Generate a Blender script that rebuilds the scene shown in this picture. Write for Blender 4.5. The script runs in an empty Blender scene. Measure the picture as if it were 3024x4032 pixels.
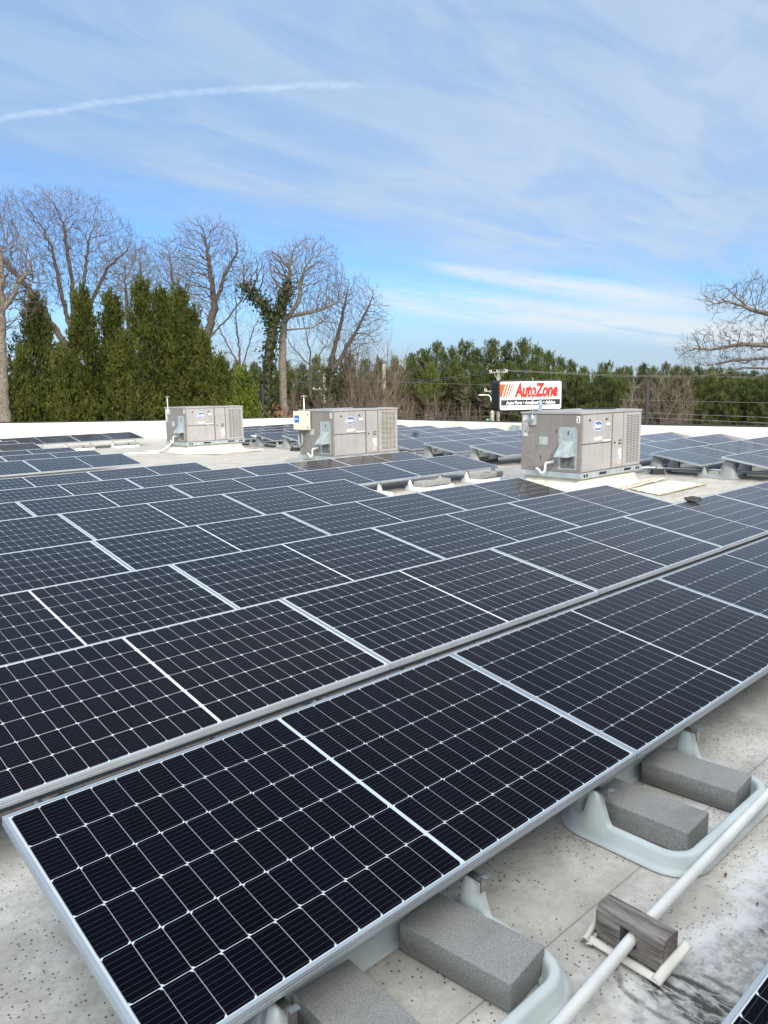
import bpy, math, random
import numpy as np
from mathutils import Vector, Matrix
# ------------------------------------------------------------------ camera, sky, sun, exposure
SC = bpy.context.scene
COL = SC.collection
EYE = Vector((0, 0, 1.73))
RT = Vector((0.731159551991688, -0.6819909821548957, -0.017146713700142))
UP = Vector((0.12147675565254688, 0.10541990158420306, 0.9869802643346564))
FW = Vector((0.6713040349703295, 0.7237229750459615, -0.1599248199097845))
FPX = 3009.47                                   # focal length in photo pixels (photo is 3024 x 4032)
cd = bpy.data.cameras.new('camera')
cam = bpy.data.objects.new('camera', cd); COL.objects.link(cam)
cam.matrix_world = Matrix(((RT.x, UP.x, -FW.x, EYE.x), (RT.y, UP.y, -FW.y, EYE.y), (RT.z, UP.z, -FW.z, EYE.z), (0, 0, 0, 1)))
cd.sensor_fit = 'VERTICAL'; cd.sensor_height = 36.0; cd.lens = 36.0 * FPX / 4032.0
cd.clip_start = 0.05; cd.clip_end = 3000
SC.camera = cam
SC.view_settings.view_transform = 'Standard'
try: SC.view_settings.look = 'None'
except Exception: pass
SC.view_settings.gamma = 1.0
SC.view_settings.use_curve_mapping = False
SC.view_settings.exposure = 0.50

SUN = Vector((-0.176, -0.307, 0.176)).normalized()          # towards the sun
SUN_EL = math.asin(SUN.z)
SUN_AZ = math.atan2(SUN.x, SUN.y)
sl = bpy.data.lights.new('sun', 'SUN'); sl.energy = 2.6; sl.angle = math.radians(0.5); sl.color = (1.0, 0.93, 0.82)
so = bpy.data.objects.new('sun', sl); COL.objects.link(so)
so.rotation_euler = SUN.to_track_quat('Z', 'Y').to_euler()


class G:
    """small shorthand for shader node trees"""
    def __init__(s, nt):
        s.nt = nt; s.n = nt.nodes; s.l = nt.links
    def node(s, t, **kw):
        x = s.n.new(t)
        for k, v in kw.items(): setattr(x, k, v)
        return x
    def put(s, sock, v):
        if isinstance(v, bpy.types.NodeSocket): s.l.new(v, sock)
        elif v is not None:
            if hasattr(sock, 'default_value'):
                try: sock.default_value = v
                except Exception: sock.default_value = (v[0], v[1], v[2], 1.0)
    def m(s, op, a, b=None, c=None, clamp=False):
        x = s.node('ShaderNodeMath', operation=op, use_clamp=clamp)
        s.put(x.inputs[0], a); s.put(x.inputs[1], b)
        if c is not None: s.put(x.inputs[2], c)
        return x.outputs[0]
    def vm(s, op, a, b=None):
        x = s.node('ShaderNodeVectorMath', operation=op)
        s.put(x.inputs[0], a)
        if b is not None: s.put(x.inputs[1], b)
        return x.outputs[0]
    def sep(s, v):
        x = s.node('ShaderNodeSeparateXYZ'); s.put(x.inputs[0], v); return x.outputs
    def comb(s, a, b, c=0.0):
        x = s.node('ShaderNodeCombineXYZ'); s.put(x.inputs[0], a); s.put(x.inputs[1], b); s.put(x.inputs[2], c); return x.outputs[0]
    def mix(s, f, a, b, bt='MIX'):
        x = s.node('ShaderNodeMix', data_type='RGBA', blend_type=bt)
        s.put(x.inputs[0], f); s.put(x.inputs[6], c4(a)); s.put(x.inputs[7], c4(b)); return x.outputs[2]
    def ramp(s, v, lo, hi, a=0.0, b=1.0, smooth=True):
        x = s.node('ShaderNodeMapRange', interpolation_type='SMOOTHSTEP' if smooth else 'LINEAR')
        s.put(x.inputs[0], v); s.put(x.inputs[1], lo); s.put(x.inputs[2], hi); s.put(x.inputs[3], a); s.put(x.inputs[4], b)
        return x.outputs[0]
    def noise(s, vec, scale, detail=4.0, rough=0.55, dist=0.0):
        x = s.node('ShaderNodeTexNoise'); s.put(x.inputs['Vector'], vec); x.inputs['Scale'].default_value = scale
        x.inputs['Detail'].default_value = detail; x.inputs['Roughness'].default_value = rough; x.inputs['Distortion'].default_value = dist
        return x.outputs[0]
    def vor(s, vec, scale, out=0, rnd=1.0):
        x = s.node('ShaderNodeTexVoronoi'); s.put(x.inputs['Vector'], vec); x.inputs['Scale'].default_value = scale
        x.inputs['Randomness'].default_value = rnd
        return x.outputs[out]


def c4(c):
    if isinstance(c, bpy.types.NodeSocket): return c
    return (c[0], c[1], c[2], 1.0) if hasattr(c, '__len__') else (c, c, c, 1.0)


W = bpy.data.worlds.new('World'); SC.world = W; W.use_nodes = True
g = G(W.node_tree); g.n.clear()
out = g.node('ShaderNodeOutputWorld'); bg = g.node('ShaderNodeBackground')
sky = g.node('ShaderNodeTexSky', sky_type='NISHITA')
sky.sun_disc = False; sky.sun_elevation = SUN_EL; sky.sun_rotation = SUN_AZ % (2 * math.pi)
sky.altitude = 100; sky.air_density = 1.0; sky.dust_density = 0.6; sky.ozone_density = 1.6
dirv = g.node('ShaderNodeTexCoord').outputs['Generated']
sx, sy, sz = g.sep(dirv)
zz = g.m('MAXIMUM', sz, 0.0)
el = g.m('MULTIPLY', g.m('ARCSINE', zz), 57.2958)                       # elevation in degrees
az = g.m('MULTIPLY', g.m('ARCTAN2', sx, sy), 57.2958)                   # azimuth in degrees, 0 = +Y, + = +X
flat = g.vm('SCALE', g.comb(sx, sy, 0.0)); flat.node.inputs['Scale'].default_value = 1.0
kk = g.m('DIVIDE', 1.0, g.m('ADD', zz, 0.10)); g.put(flat.node.inputs['Scale'], kk)
mp = g.node('ShaderNodeMapping'); g.put(mp.inputs[0], flat); mp.inputs['Rotation'].default_value = (0, 0, math.radians(50)); mp.inputs['Scale'].default_value = (0.55, 1.5, 1)
n1 = g.noise(mp.outputs[0], 1.0, 5, 0.55, 0.6)
mp2 = g.node('ShaderNodeMapping'); g.put(mp2.inputs[0], flat); mp2.inputs['Rotation'].default_value = (0, 0, math.radians(40)); mp2.inputs['Scale'].default_value = (0.9, 2.6, 1)
n2 = g.noise(mp2.outputs[0], 1.5, 7, 0.6, 0.8)
# broad high veil: full overhead, breaking up to blue towards the horizon
edge = g.m('ADD', el, g.m('MULTIPLY', g.m('SUBTRACT', n1, 0.5), 14.0))
edge = g.m('ADD', edge, g.ramp(az, 15, 75, -2.0, 5.0, False))
veil = g.m('MULTIPLY', g.ramp(edge, 7.0, 15.0), g.ramp(n2, 0.25, 0.72, 0.72, 1.0))
low = g.m('MULTIPLY', g.ramp(el, 7.5, 1.5), 0.80)                     # pale band over the trees
# cirrus streaks low in the north-east
sv = g.comb(g.m('MULTIPLY', az, 0.045), g.m('ADD', g.m('MULTIPLY', el, 0.62), g.m('MULTIPLY', az, 0.105)), 0.0)
n3 = g.noise(sv, 1.6, 8, 0.62, 0.5)
n4 = g.noise(g.comb(g.m('MULTIPLY', az, 0.9), g.m('MULTIPLY', el, 1.9), 0.0), 1.0, 4, 0.6, 0.4)
n34 = g.m('ADD', n3, g.m('MULTIPLY', g.m('SUBTRACT', n4, 0.5), 0.16))
c1 = g.m('ADD', 8.7, g.m('MULTIPLY', g.m('SUBTRACT', az, 45.7), -0.181))  # axis of upper streak
c2 = g.m('ADD', 6.75, g.m('MULTIPLY', g.m('SUBTRACT', az, 42.9), -0.150))
s1 = g.m('MULTIPLY', g.ramp(g.m('ABSOLUTE', g.m('SUBTRACT', el, c1)), g.ramp(az, 44, 60, 0.45, 1.25, False), 0.05), g.m('MULTIPLY', g.ramp(az, 44.5, 49.5), g.ramp(az, 70, 60)))
s2 = g.m('MULTIPLY', g.ramp(g.m('ABSOLUTE', g.m('SUBTRACT', el, c2)), 1.7, 0.2), g.ramp(az, 39.5, 46))
strk = g.m('MULTIPLY', g.m('ADD', g.m('MULTIPLY', s1, 1.0), s2, clamp=True), g.ramp(n34, 0.28, 0.56))
# contrail
tc = g.m('ADD', g.m('ADD', 20.0, g.m('MULTIPLY', g.m('POWER', g.m('SUBTRACT', az, 41.0), 2.0), -0.0061)), g.m('MULTIPLY', g.m('SUBTRACT', g.noise(g.comb(az, 0.0, 0.0), 0.30, 3), 0.5), 0.5))
tw = g.m('ADD', 0.10, g.m('MULTIPLY', g.noise(g.comb(g.m('MULTIPLY', az, 1.0), el, 0.0), 2.2, 5, 0.7), 0.42))
trail = g.m('MULTIPLY', g.ramp(g.m('ABSOLUTE', g.m('SUBTRACT', el, tc)), tw, 0.0), g.m('MULTIPLY', g.ramp(az, 44.5, 40), g.ramp(g.noise(g.comb(az, g.m('MULTIPLY', el, 2.0), 0.0), 0.9, 5, 0.7), 0.25, 0.75, 0.10, 0.55)))
skyc = g.mix(1.0, sky.outputs[0], (0.37, 0.55, 0.80), 'MULTIPLY')
K = 1.0 / 0.15
veilcol = g.mix(g.m('ADD', g.m('ADD', g.ramp(n1, 0.3, 0.7, -0.15, 0.45), g.ramp(n2, 0.3, 0.7, -0.22, 0.30)), g.ramp(az, 15, 60, 0.0, 0.55), clamp=True), tuple(K * v for v in (0.272, 0.405, 0.585)), tuple(K * v for v in (0.395, 0.490, 0.615)))
sd = g.node('ShaderNodeVectorMath', operation='DOT_PRODUCT'); g.put(sd.inputs[0], dirv); sd.inputs[1].default_value = tuple(SUN)
toward = g.ramp(sd.outputs['Value'], -0.35, 0.85)                       # thin cloud glows on the sun's side of the sky
c = g.mix(g.m('MAXIMUM', g.m('MINIMUM', veil, 0.9), g.m('MULTIPLY', g.ramp(toward, 0.05, 0.5), 0.92)), skyc, veilcol)
c = g.mix(low, c, tuple(K * v for v in (0.36, 0.45, 0.56)))
c = g.mix(g.m('MULTIPLY', strk, 0.95), c, tuple(K * v for v in (0.56, 0.62, 0.665)))
c = g.mix(trail, c, tuple(K * v for v in (0.52, 0.64, 0.78)))
glow = g.mix(1.0, c, g.mix(toward, (1, 1, 1), (5.8, 4.3, 3.15)), 'MULTIPLY')
g.put(bg.inputs[0], glow); bg.inputs[1].default_value = 0.15
g.l.new(bg.outputs[0], out.inputs[0])


# ------------------------------------------------------------------ helpers
def ray(u, v): return FW + RT * ((u - 1512.0) / FPX) + UP * ((2016.0 - v) / FPX)
def at(u, v, D):
    """point seen at photo pixel (u, v), D metres away over the ground"""
    d = ray(u, v); return EYE + d * (D / math.hypot(d.x, d.y))
def ground(u, D, z):
    p = at(u, 1528, D); return Vector((p.x, p.y, z))
def project(p):
    d = Vector(p) - EYE; k = d.dot(FW)
    if k < 0.05: return None
    return 1512 + FPX * d.dot(RT) / k, 2016 - FPX * d.dot(UP) / k
GZ = -5.2                                                   # street level below the roof


class MB:
    def __init__(s): s.v = []; s.f = []; s.mi = []
    def add(s, vs, fs, mi=0):
        o = len(s.v); s.v += [tuple(p) for p in vs]
        for f in fs: s.f.append([i + o for i in f]); s.mi.append(mi)
        return s
    def box(s, x0, x1, y0, y1, z0, z1, mi=0):
        return s.add([(x0, y0, z0), (x1, y0, z0), (x1, y1, z0), (x0, y1, z0), (x0, y0, z1), (x1, y0, z1), (x1, y1, z1), (x0, y1, z1)],
                     [(0, 3, 2, 1), (4, 5, 6, 7), (0, 1, 5, 4), (1, 2, 6, 5), (2, 3, 7, 6), (3, 0, 4, 7)], mi)
    def bar(s, a, b, w, h, mi=0, roll=None):
        a = Vector(a); b = Vector(b); d = (b - a).normalized()
        x = d.cross(Vector(roll or ((0, 0, 1) if abs(d.z) < .95 else (1, 0, 0)))).normalized(); y = x.cross(d)
        vs = [p + x * sx * w / 2 + y * sy * h / 2 for p in (a, b) for sx, sy in ((-1, -1), (1, -1), (1, 1), (-1, 1))]
        return s.add(vs, [(0, 1, 2, 3), (7, 6, 5, 4), (0, 4, 5, 1), (1, 5, 6, 2), (2, 6, 7, 3), (3, 7, 4, 0)], mi)
    def tube(s, pts, rad, n=8, mi=0, cap=True):
        pts = [Vector(p) for p in pts]; m = len(pts)
        if not hasattr(rad, '__len__'): rad = [rad] * m
        o = len(s.v); ref = None
        for i in range(m):
            t = (pts[min(i + 1, m - 1)] - pts[max(i - 1, 0)])
            if t.length < 1e-9: t = Vector((0, 0, 1))
            t.normalize()
            if ref is None: ref = t.orthogonal().normalized()
            else:
                ref = ref - t * ref.dot(t)
                ref = ref.normalized() if ref.length > 1e-6 else t.orthogonal().normalized()
            b = t.cross(ref)
            for k in range(n):
                a = 2 * math.pi * k / n
                s.v.append(tuple(pts[i] + (ref * math.cos(a) + b * math.sin(a)) * rad[i]))
        for i in range(m - 1):
            for k in range(n):
                k2 = (k + 1) % n
                s.f.append([o + i * n + k, o + i * n + k2, o + (i + 1) * n + k2, o + (i + 1) * n + k]); s.mi.append(mi)
        if cap:
            s.f.append([o + k for k in range(n - 1, -1, -1)]); s.mi.append(mi)
            s.f.append([o + (m - 1) * n + k for k in range(n)]); s.mi.append(mi)
        return s
    def lathe(s, prof, n=16, c=(0, 0, 0), mi=0):
        o = len(s.v)
        for r, z in prof:
            for k in range(n):
                a = 2 * math.pi * k / n; s.v.append((c[0] + r * math.cos(a), c[1] + r * math.sin(a), c[2] + z))
        for i in range(len(prof) - 1):
            for k in range(n):
                k2 = (k + 1) % n
                s.f.append([o + i * n + k, o + i * n + k2, o + (i + 1) * n + k2, o + (i + 1) * n + k]); s.mi.append(mi)
        s.f.append([o + k for k in range(n - 1, -1, -1)]); s.mi.append(mi)
        s.f.append([o + (len(prof) - 1) * n + k for k in range(n)]); s.mi.append(mi)
        return s
    def prism(s, poly, fn, d0, d1, mi=0):
        """poly: 2-D outline (counter-clockwise); fn(a, b, d) -> 3-D point"""
        n = len(poly)
        return s.add([fn(a, b, d0) for a, b in poly] + [fn(a, b, d1) for a, b in poly],
                     [list(range(n - 1, -1, -1)), list(range(n, 2 * n))] + [(i, (i + 1) % n, n + (i + 1) % n, n + i) for i in range(n)], mi)
    def mesh(s, name, smooth=False):
        me = bpy.data.meshes.new(name); me.from_pydata(s.v, [], s.f)
        if any(s.mi): me.polygons.foreach_set('material_index', s.mi)
        if smooth: me.polygons.foreach_set('use_smooth', [True] * len(s.f))
        me.update(); return me
    def build(s, name, mat, parent=None, smooth=False, bevel=0, loc=None):
        me = s.mesh(name, smooth)
        for m in (mat if isinstance(mat, (list, tuple)) else [mat]): me.materials.append(m)
        o = bpy.data.objects.new(name, me); COL.objects.link(o)
        if parent: o.parent = parent
        if loc: o.location = loc
        if bevel:
            b = o.modifiers.new('bevel', 'BEVEL'); b.width = bevel; b.segments = 2; b.limit_method = 'ANGLE'; b.angle_limit = math.radians(40)
        return o


def tag(o, label=None, cat=None, group=None, kind=None):
    if label: o['label'] = label
    if cat: o['category'] = cat
    if group: o['group'] = group
    if kind: o['kind'] = kind
    return o
def thing(name, label, cat, loc=(0, 0, 0), rz=0.0, group=None):
    o = bpy.data.objects.new(name, None); COL.objects.link(o); o.empty_display_size = 0.1
    o.location = loc; o.rotation_euler = (0, 0, rz)
    return tag(o, label, cat, group)
KIDS = {}
def kids(o): return [x for x in COL.objects if x.parent == o]
def dup(root, label=None, loc=None, rz=None, proto_kids=None):
    r = root.copy(); COL.objects.link(r)
    if label: r['label'] = label
    if loc is not None: r.location = loc
    if rz is not None: r.rotation_euler = (r.rotation_euler[0], r.rotation_euler[1], rz)
    def rec(a, b, tree):
        for ch, sub in tree:
            c = ch.copy(); COL.objects.link(c); c.parent = b; rec(ch, c, sub)
    rec(root, r, proto_kids if proto_kids is not None else tree_of(root))
    return r
def tree_of(o): return [(k, tree_of(k)) for k in kids(o)]


def pmat(name, col, rough=0.6, metal=0.0, var=0.12, vscale=6.0, bump=0.0, bscale=60.0, spec=None, col2=None, coord='Object'):
    m = bpy.data.materials.new(name); m.use_nodes = True
    G_ = G(m.node_tree); b = m.node_tree.nodes['Principled BSDF']
    tc = G_.node('ShaderNodeTexCoord').outputs[coord]
    n = G_.noise(tc, vscale, 5, 0.6)
    f = G_.ramp(n, 0.3, 0.7)
    c2 = col2 or tuple(v * (1 - 2 * var) for v in col)
    c1 = col if col2 else tuple(min(1, v * (1 + var)) for v in col)
    G_.put(b.inputs['Base Color'], G_.mix(f, c2, c1))
    b.inputs['Roughness'].default_value = rough; b.inputs['Metallic'].default_value = metal
    if spec is not None: b.inputs['Specular IOR Level'].default_value = spec
    if bump:
        bn = G_.node('ShaderNodeBump'); bn.inputs['Strength'].default_value = bump; bn.inputs['Distance'].default_value = 0.01
        G_.put(bn.inputs['Height'], G_.noise(tc, bscale, 6, 0.65)); G_.l.new(bn.outputs[0], b.inputs['Normal'])
    return m


M = {}
M['alu'] = pmat('anodised_aluminium', (0.43, 0.47, 0.51), 0.42, 0.55, 0.05, 3)
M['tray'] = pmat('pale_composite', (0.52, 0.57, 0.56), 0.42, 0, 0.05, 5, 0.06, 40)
M['tray_shaded'] = pmat('shaded_composite', (0.25, 0.265, 0.265), 0.5, 0, 0.06, 5, 0.06, 40)  # same composite, darkened to hold the shade under the panels
M['steel'] = pmat('stainless_clip', (0.45, 0.43, 0.40), 0.3, 1.0, 0.1, 30)
M['pvc'] = pmat('white_pvc', (0.74, 0.74, 0.71), 0.38, 0, 0.06, 7)
M['unit'] = pmat('weathered_unit_shaded', (0.190, 0.174, 0.167), 0.5, 0.0, 0.07, 2.2, 0.02, 30)  # body and end panel: unit paint with the shaded side's tone put in
M['unit_sunlit'] = pmat('unit_paint_sunlit', (0.300, 0.291, 0.286), 0.48, 0.0, 0.06, 2.0, 0.02, 30)  # front and lid: same paint lightened to carry the sun
def streaky(m, amount):
    q = G(m.node_tree); b = m.node_tree.nodes['Principled BSDF']; src = b.inputs['Base Color'].links[0].from_socket
    x, y, z = q.sep(q.node('ShaderNodeTexCoord').outputs['Object'])
    n = q.noise(q.comb(q.m('MULTIPLY', x, 9.0), q.m('MULTIPLY', y, 9.0), q.m('MULTIPLY', z, 0.7)), 1.6, 5, 0.65, 0.3)
    c = q.mix(q.m('MULTIPLY', q.ramp(n, 0.48, 0.70), amount), src, (0.20, 0.165, 0.15))
    c = q.mix(q.m('MULTIPLY', q.ramp(n, 0.46, 0.28), amount), c, (0.48, 0.46, 0.44))
    q.put(b.inputs['Base Color'], c)
streaky(M['unit'], .16); streaky(M['unit_sunlit'], .2)
M['galv'] = pmat('galvanised_sheet', (0.36, 0.41, 0.42), 0.42, 0.35, 0.10, 9, 0.03, 25)
M['dark'] = pmat('black_opening', (0.012, 0.012, 0.012), 0.7)
M['rubber'] = pmat('black_rubber', (0.015, 0.015, 0.016), 0.75, 0, 0.2, 20, 0.2, 60)
M['black'] = pmat('black_paint', (0.012, 0.012, 0.014), 0.42, 0, 0.1, 3)
M['white'] = pmat('white_label', (0.78, 0.78, 0.76), 0.5, 0, 0.02)
M['paper'] = pmat('faded_paper_label', (0.50, 0.51, 0.50), 0.6, 0, 0.18, 14)
M['rust'] = pmat('orange_label', (0.52, 0.33, 0.27), 0.6, 0, 0.1)
M['blue'] = pmat('logo_blue', (0.085, 0.15, 0.36), 0.45, 0, 0.2, 14)
M['cream'] = pmat('cream_enclosure', (0.66, 0.63, 0.47), 0.45, 0, 0.04)
M['bluel'] = pmat('blue_sticker', (0.02, 0.13, 0.42), 0.4, 0, 0.05)
M['grey'] = pmat('grey_conduit', (0.30, 0.31, 0.31), 0.5, 0.1, 0.1, 8)
M['emt'] = pmat('emt_conduit', (0.42, 0.50, 0.53), 0.35, 0.6, 0.06, 5)
M['mem'] = pmat('white_membrane', (0.70, 0.67, 0.58), 0.6, 0, 0.0, 3.0, 0.12, 9, col2=(0.58, 0.54, 0.45))
M['mem2'] = pmat('parapet_membrane', (0.74, 0.72, 0.66), 0.6, 0, 0.0, 1.1, 0.08, 6, col2=(0.56, 0.53, 0.46))
M['yellow'] = pmat('yellow_strap', (0.55, 0.38, 0.06), 0.6)
M['tanedge'] = pmat('tan_adhesive_edge', (0.44, 0.37, 0.26), 0.7, 0, 0.2, 12)
M['coping'] = pmat('dark_coping', (0.03, 0.03, 0.032), 0.5, 0.2)
M['red'] = pmat('sign_red', (0.80, 0.010, 0.006), 0.4, 0, 0.01)
M['orange'] = pmat('sign_orange', (0.86, 0.075, 0.006), 0.4, 0, 0.01)
M['signwhite'] = pmat('sign_white', (0.86, 0.86, 0.85), 0.35, 0, 0.01)
M['brown_red'] = pmat('maroon_block', (0.10, 0.02, 0.02), 0.6)
M['pole'] = pmat('weathered_pole', (0.30, 0.27, 0.22), 0.8, 0, 0.25, 3, 0.2, 20)
M['wire'] = pmat('overhead_wire', (0.05, 0.05, 0.055), 0.6)
M['wire2'] = pmat('bare_wire', (0.22, 0.23, 0.24), 0.5, 0.3)
M['green'] = pmat('green_sign', (0.01, 0.13, 0.075), 0.4)
M['siding'] = pmat('house_siding', (0.62, 0.62, 0.60), 0.6, 0, 0.08, 4)
M['shingle'] = pmat('roof_shingle', (0.20, 0.19, 0.18), 0.8, 0, 0.2, 8)
M['glove'] = pmat('black_bundle', (0.010, 0.010, 0.012), 0.38, 0, 0.2, 20, 0.2, 40)
M['asphalt'] = pmat('ground_grass', (0.10, 0.085, 0.05), 0.9, 0, 0.3, 0.3, coord='Object')


def bark(name, a, b):
    return pmat(name, a, 0.9, 0, 0, 9, 0.5, 18, 0.2, col2=b)
M['bark'] = bark('grey_brown_bark', (0.115, 0.092, 0.076), (0.048, 0.038, 0.032))
M['bark_pale'] = bark('pale_bark', (0.215, 0.185, 0.155), (0.10, 0.085, 0.07))
M['twig'] = pmat('twig', (0.118, 0.094, 0.078), 0.9, 0, 0.25, 1.5)
M['twig_brown'] = pmat('brush_twig', (0.150, 0.112, 0.084), 0.9, 0, 0.3, 1.2)


def leafmat(name, a, b, sc=0.9):
    m = bpy.data.materials.new(name); m.use_nodes = True
    q = G(m.node_tree); bs = m.node_tree.nodes['Principled BSDF']
    tc = q.node('ShaderNodeTexCoord').outputs['Object']
    rnd = q.node('ShaderNodeNewGeometry').outputs['Random Per Island']
    f = q.m('ADD', q.m('MULTIPLY', q.ramp(q.noise(tc, sc, 3), 0.3, 0.7), 0.55), q.m('MULTIPLY', rnd, 0.45))
    q.put(bs.inputs['Base Color'], q.mix(f, a, b)); bs.inputs['Roughness'].default_value = 0.65; bs.inputs['Specular IOR Level'].default_value = 0.25
    tr = q.node('ShaderNodeBsdfTranslucent'); q.put(tr.inputs[0], q.mix(f, a, b))
    mx = q.node('ShaderNodeMixShader'); mx.inputs[0].default_value = 0.22
    q.l.new(bs.outputs[0], mx.inputs[1]); q.l.new(tr.outputs[0], mx.inputs[2])
    q.l.new(mx.outputs[0], m.node_tree.nodes['Material Output'].inputs[0])
    return m
M['cypress'] = leafmat('cypress_foliage', (0.016, 0.030, 0.007), (0.115, 0.122, 0.018))
M['cypress_b'] = leafmat('bright_cypress_foliage', (0.035, 0.065, 0.010), (0.155, 0.18, 0.02))
M['pine'] = leafmat('pine_needles', (0.030, 0.052, 0.014), (0.120, 0.138, 0.034), 0.5)
M['pine_y'] = leafmat('pine_needles_light', (0.055, 0.082, 0.018), (0.175, 0.190, 0.042), 0.5)
M['ivy'] = leafmat('ivy_leaves', (0.018, 0.035, 0.010), (0.075, 0.095, 0.028), 1.2)
M['rustleaf'] = leafmat('rusty_leaves', (0.12, 0.055, 0.030), (0.30, 0.15, 0.085), 1.0)
M['brownleaf'] = leafmat('dry_brush_leaves', (0.032, 0.030, 0.016), (0.085, 0.072, 0.042), 0.5)


# ---- photovoltaic laminate: cells, gaps, chamfers and busbars laid out in the panel's own metres
def laminate():
    m = bpy.data.materials.new('solar_laminate'); m.use_nodes = True
    q = G(m.node_tree); b = m.node_tree.nodes['Principled BSDF']
    x, y, z = q.sep(q.node('ShaderNodeTexCoord').outputs['Object'])
    PX, PY, X0, Y0 = 0.0850, 0.1680, 0.007, 0.504
    ax = q.m('ABSOLUTE', x)
    sg = q.m('SIGN', x)
    cx = q.m('DIVIDE', q.m('SUBTRACT', x, q.m('MULTIPLY', sg, X0)), PX)
    cy = q.m('DIVIDE', q.m('ADD', y, Y0), PY)
    fx = q.m('FRACT', q.m('ADD', cx, 40.0)); fy = q.m('FRACT', q.m('ADD', cy, 40.0))
    iy = q.m('FLOOR', q.m('ADD', cy, 40.0))
    par = q.m('MODULO', iy, 2.0)
    dx = q.m('MULTIPLY', q.m('MINIMUM', fx, q.m('SUBTRACT', 1.0, fx)), PX)
    dy = q.m('MULTIPLY', q.m('MINIMUM', fy, q.m('SUBTRACT', 1.0, fy)), PY)
    side = q.m('MULTIPLY', q.m('ADD', q.m('MULTIPLY', par, fx), q.m('MULTIPLY', q.m('SUBTRACT', 1.0, par), q.m('SUBTRACT', 1.0, fx))), PX)
    colgap = q.m('MULTIPLY', q.m('LESS_THAN', dx, 0.0011), q.m('GREATER_THAN', q.m('ADD', q.m('MINIMUM', side, 1.0), dy), 0.009))
    inside = q.m('MULTIPLY', q.m('GREATER_THAN', dx, 0.0011), q.m('GREATER_THAN', dy, 0.0009))
    inside = q.m('MULTIPLY', inside, q.m('GREATER_THAN', q.m('ADD', side, dy), 0.0105))
    inside = q.m('MULTIPLY', inside, q.m('MULTIPLY', q.m('GREATER_THAN', ax, X0), q.m('LESS_THAN', ax, X0 + 12 * PX)))
    inside = q.m('MULTIPLY', inside, q.m('LESS_THAN', q.m('ABSOLUTE', y), 3 * PY))
    bb = q.m('LESS_THAN', q.m('MULTIPLY', q.m('ABSOLUTE', q.m('SUBTRACT', q.m('FRACT', q.m('MULTIPLY', fy, 9.0)), 0.5)), PY / 9), 0.00033)
    obj = q.node('ShaderNodeObjectInfo').outputs['Random']
    wn = q.node('ShaderNodeTexWhiteNoise', noise_dimensions='3D')
    q.put(wn.inputs['Vector'], q.comb(q.m('FLOOR', q.m('ADD', cx, 40.0)), iy, obj))
    cell = q.mix(wn.outputs[0], (0.0007, 0.0010, 0.0040), (0.0017, 0.0021, 0.0072))
    cell = q.mix(q.m('MULTIPLY', q.m('FRACT', q.m('MULTIPLY', obj, 7.7)), 0.5), cell, (0.0026, 0.0016, 0.0030))
    cell = q.mix(q.m('MULTIPLY', bb, 0.8), cell, (0.10, 0.10, 0.105))
    edge_d = q.m('MULTIPLY', q.ramp(q.m('ADD', y, q.m('MULTIPLY', q.noise(q.comb(q.m('MULTIPLY', x, 3.0), obj, 0.0), 4.0, 4, .6), 0.06)), -0.455, -0.50), 0.035)
    cell = q.mix(edge_d, cell, (0.35, 0.33, 0.30))
    back = q.mix(q.m('MULTIPLY', colgap, q.m('GREATER_THAN', ax, X0)), (0.56, 0.62, 0.64), (0.285, 0.305, 0.30))
    cell = q.mix(q.m('MULTIPLY', q.ramp(q.noise(q.comb(q.m('MULTIPLY', x, .6), y, q.m('MULTIPLY', obj, 50.0)), 7.0, 5, 0.65, 1.2), 0.66, 0.80), 0.5), cell, (0.012, 0.020, 0.040))
    q.put(b.inputs['Base Color'], q.mix(inside, back, cell))
    dn = q.noise(q.comb(q.m('ADD', x, q.m('MULTIPLY', obj, 37.0)), y, 0.0), 3.0, 4)
    q.put(b.inputs['Roughness'], q.ramp(dn, 0.3, 0.75, 0.035, 0.11))
    b.inputs['IOR'].default_value = 1.13
    b.inputs['Specular IOR Level'].default_value = 0.5
    # textured solar glass: broad soft reflection that only builds up at grazing angles
    lw = q.node('ShaderNodeLayerWeight'); lw.inputs[0].default_value = 0.5
    gz = q.m('MULTIPLY', q.m('POWER', lw.outputs['Facing'], 6.0), q.m('ADD', 0.62, q.m('MULTIPLY', dn, 0.34)))
    gs = q.node('ShaderNodeBsdfGlossy'); gs.inputs['Roughness'].default_value = 0.22; gs.inputs['Color'].default_value = (1.0, .885, .82, 1)
    ms_ = q.node('ShaderNodeMixShader'); q.put(ms_.inputs[0], gz); q.l.new(b.outputs[0], ms_.inputs[1]); q.l.new(gs.outputs[0], ms_.inputs[2])
    q.l.new(ms_.outputs[0], m.node_tree.nodes['Material Output'].inputs[0])
    bn = q.node('ShaderNodeBump'); bn.inputs['Strength'].default_value = 0.02; bn.inputs['Distance'].default_value = 0.004
    q.put(bn.inputs['Height'], q.noise(q.comb(x, y, q.m('MULTIPLY', obj, 9.0)), 2.5, 2)); q.l.new(bn.outputs[0], b.inputs['Normal'])
    return m
M['laminate'] = laminate()


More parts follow.
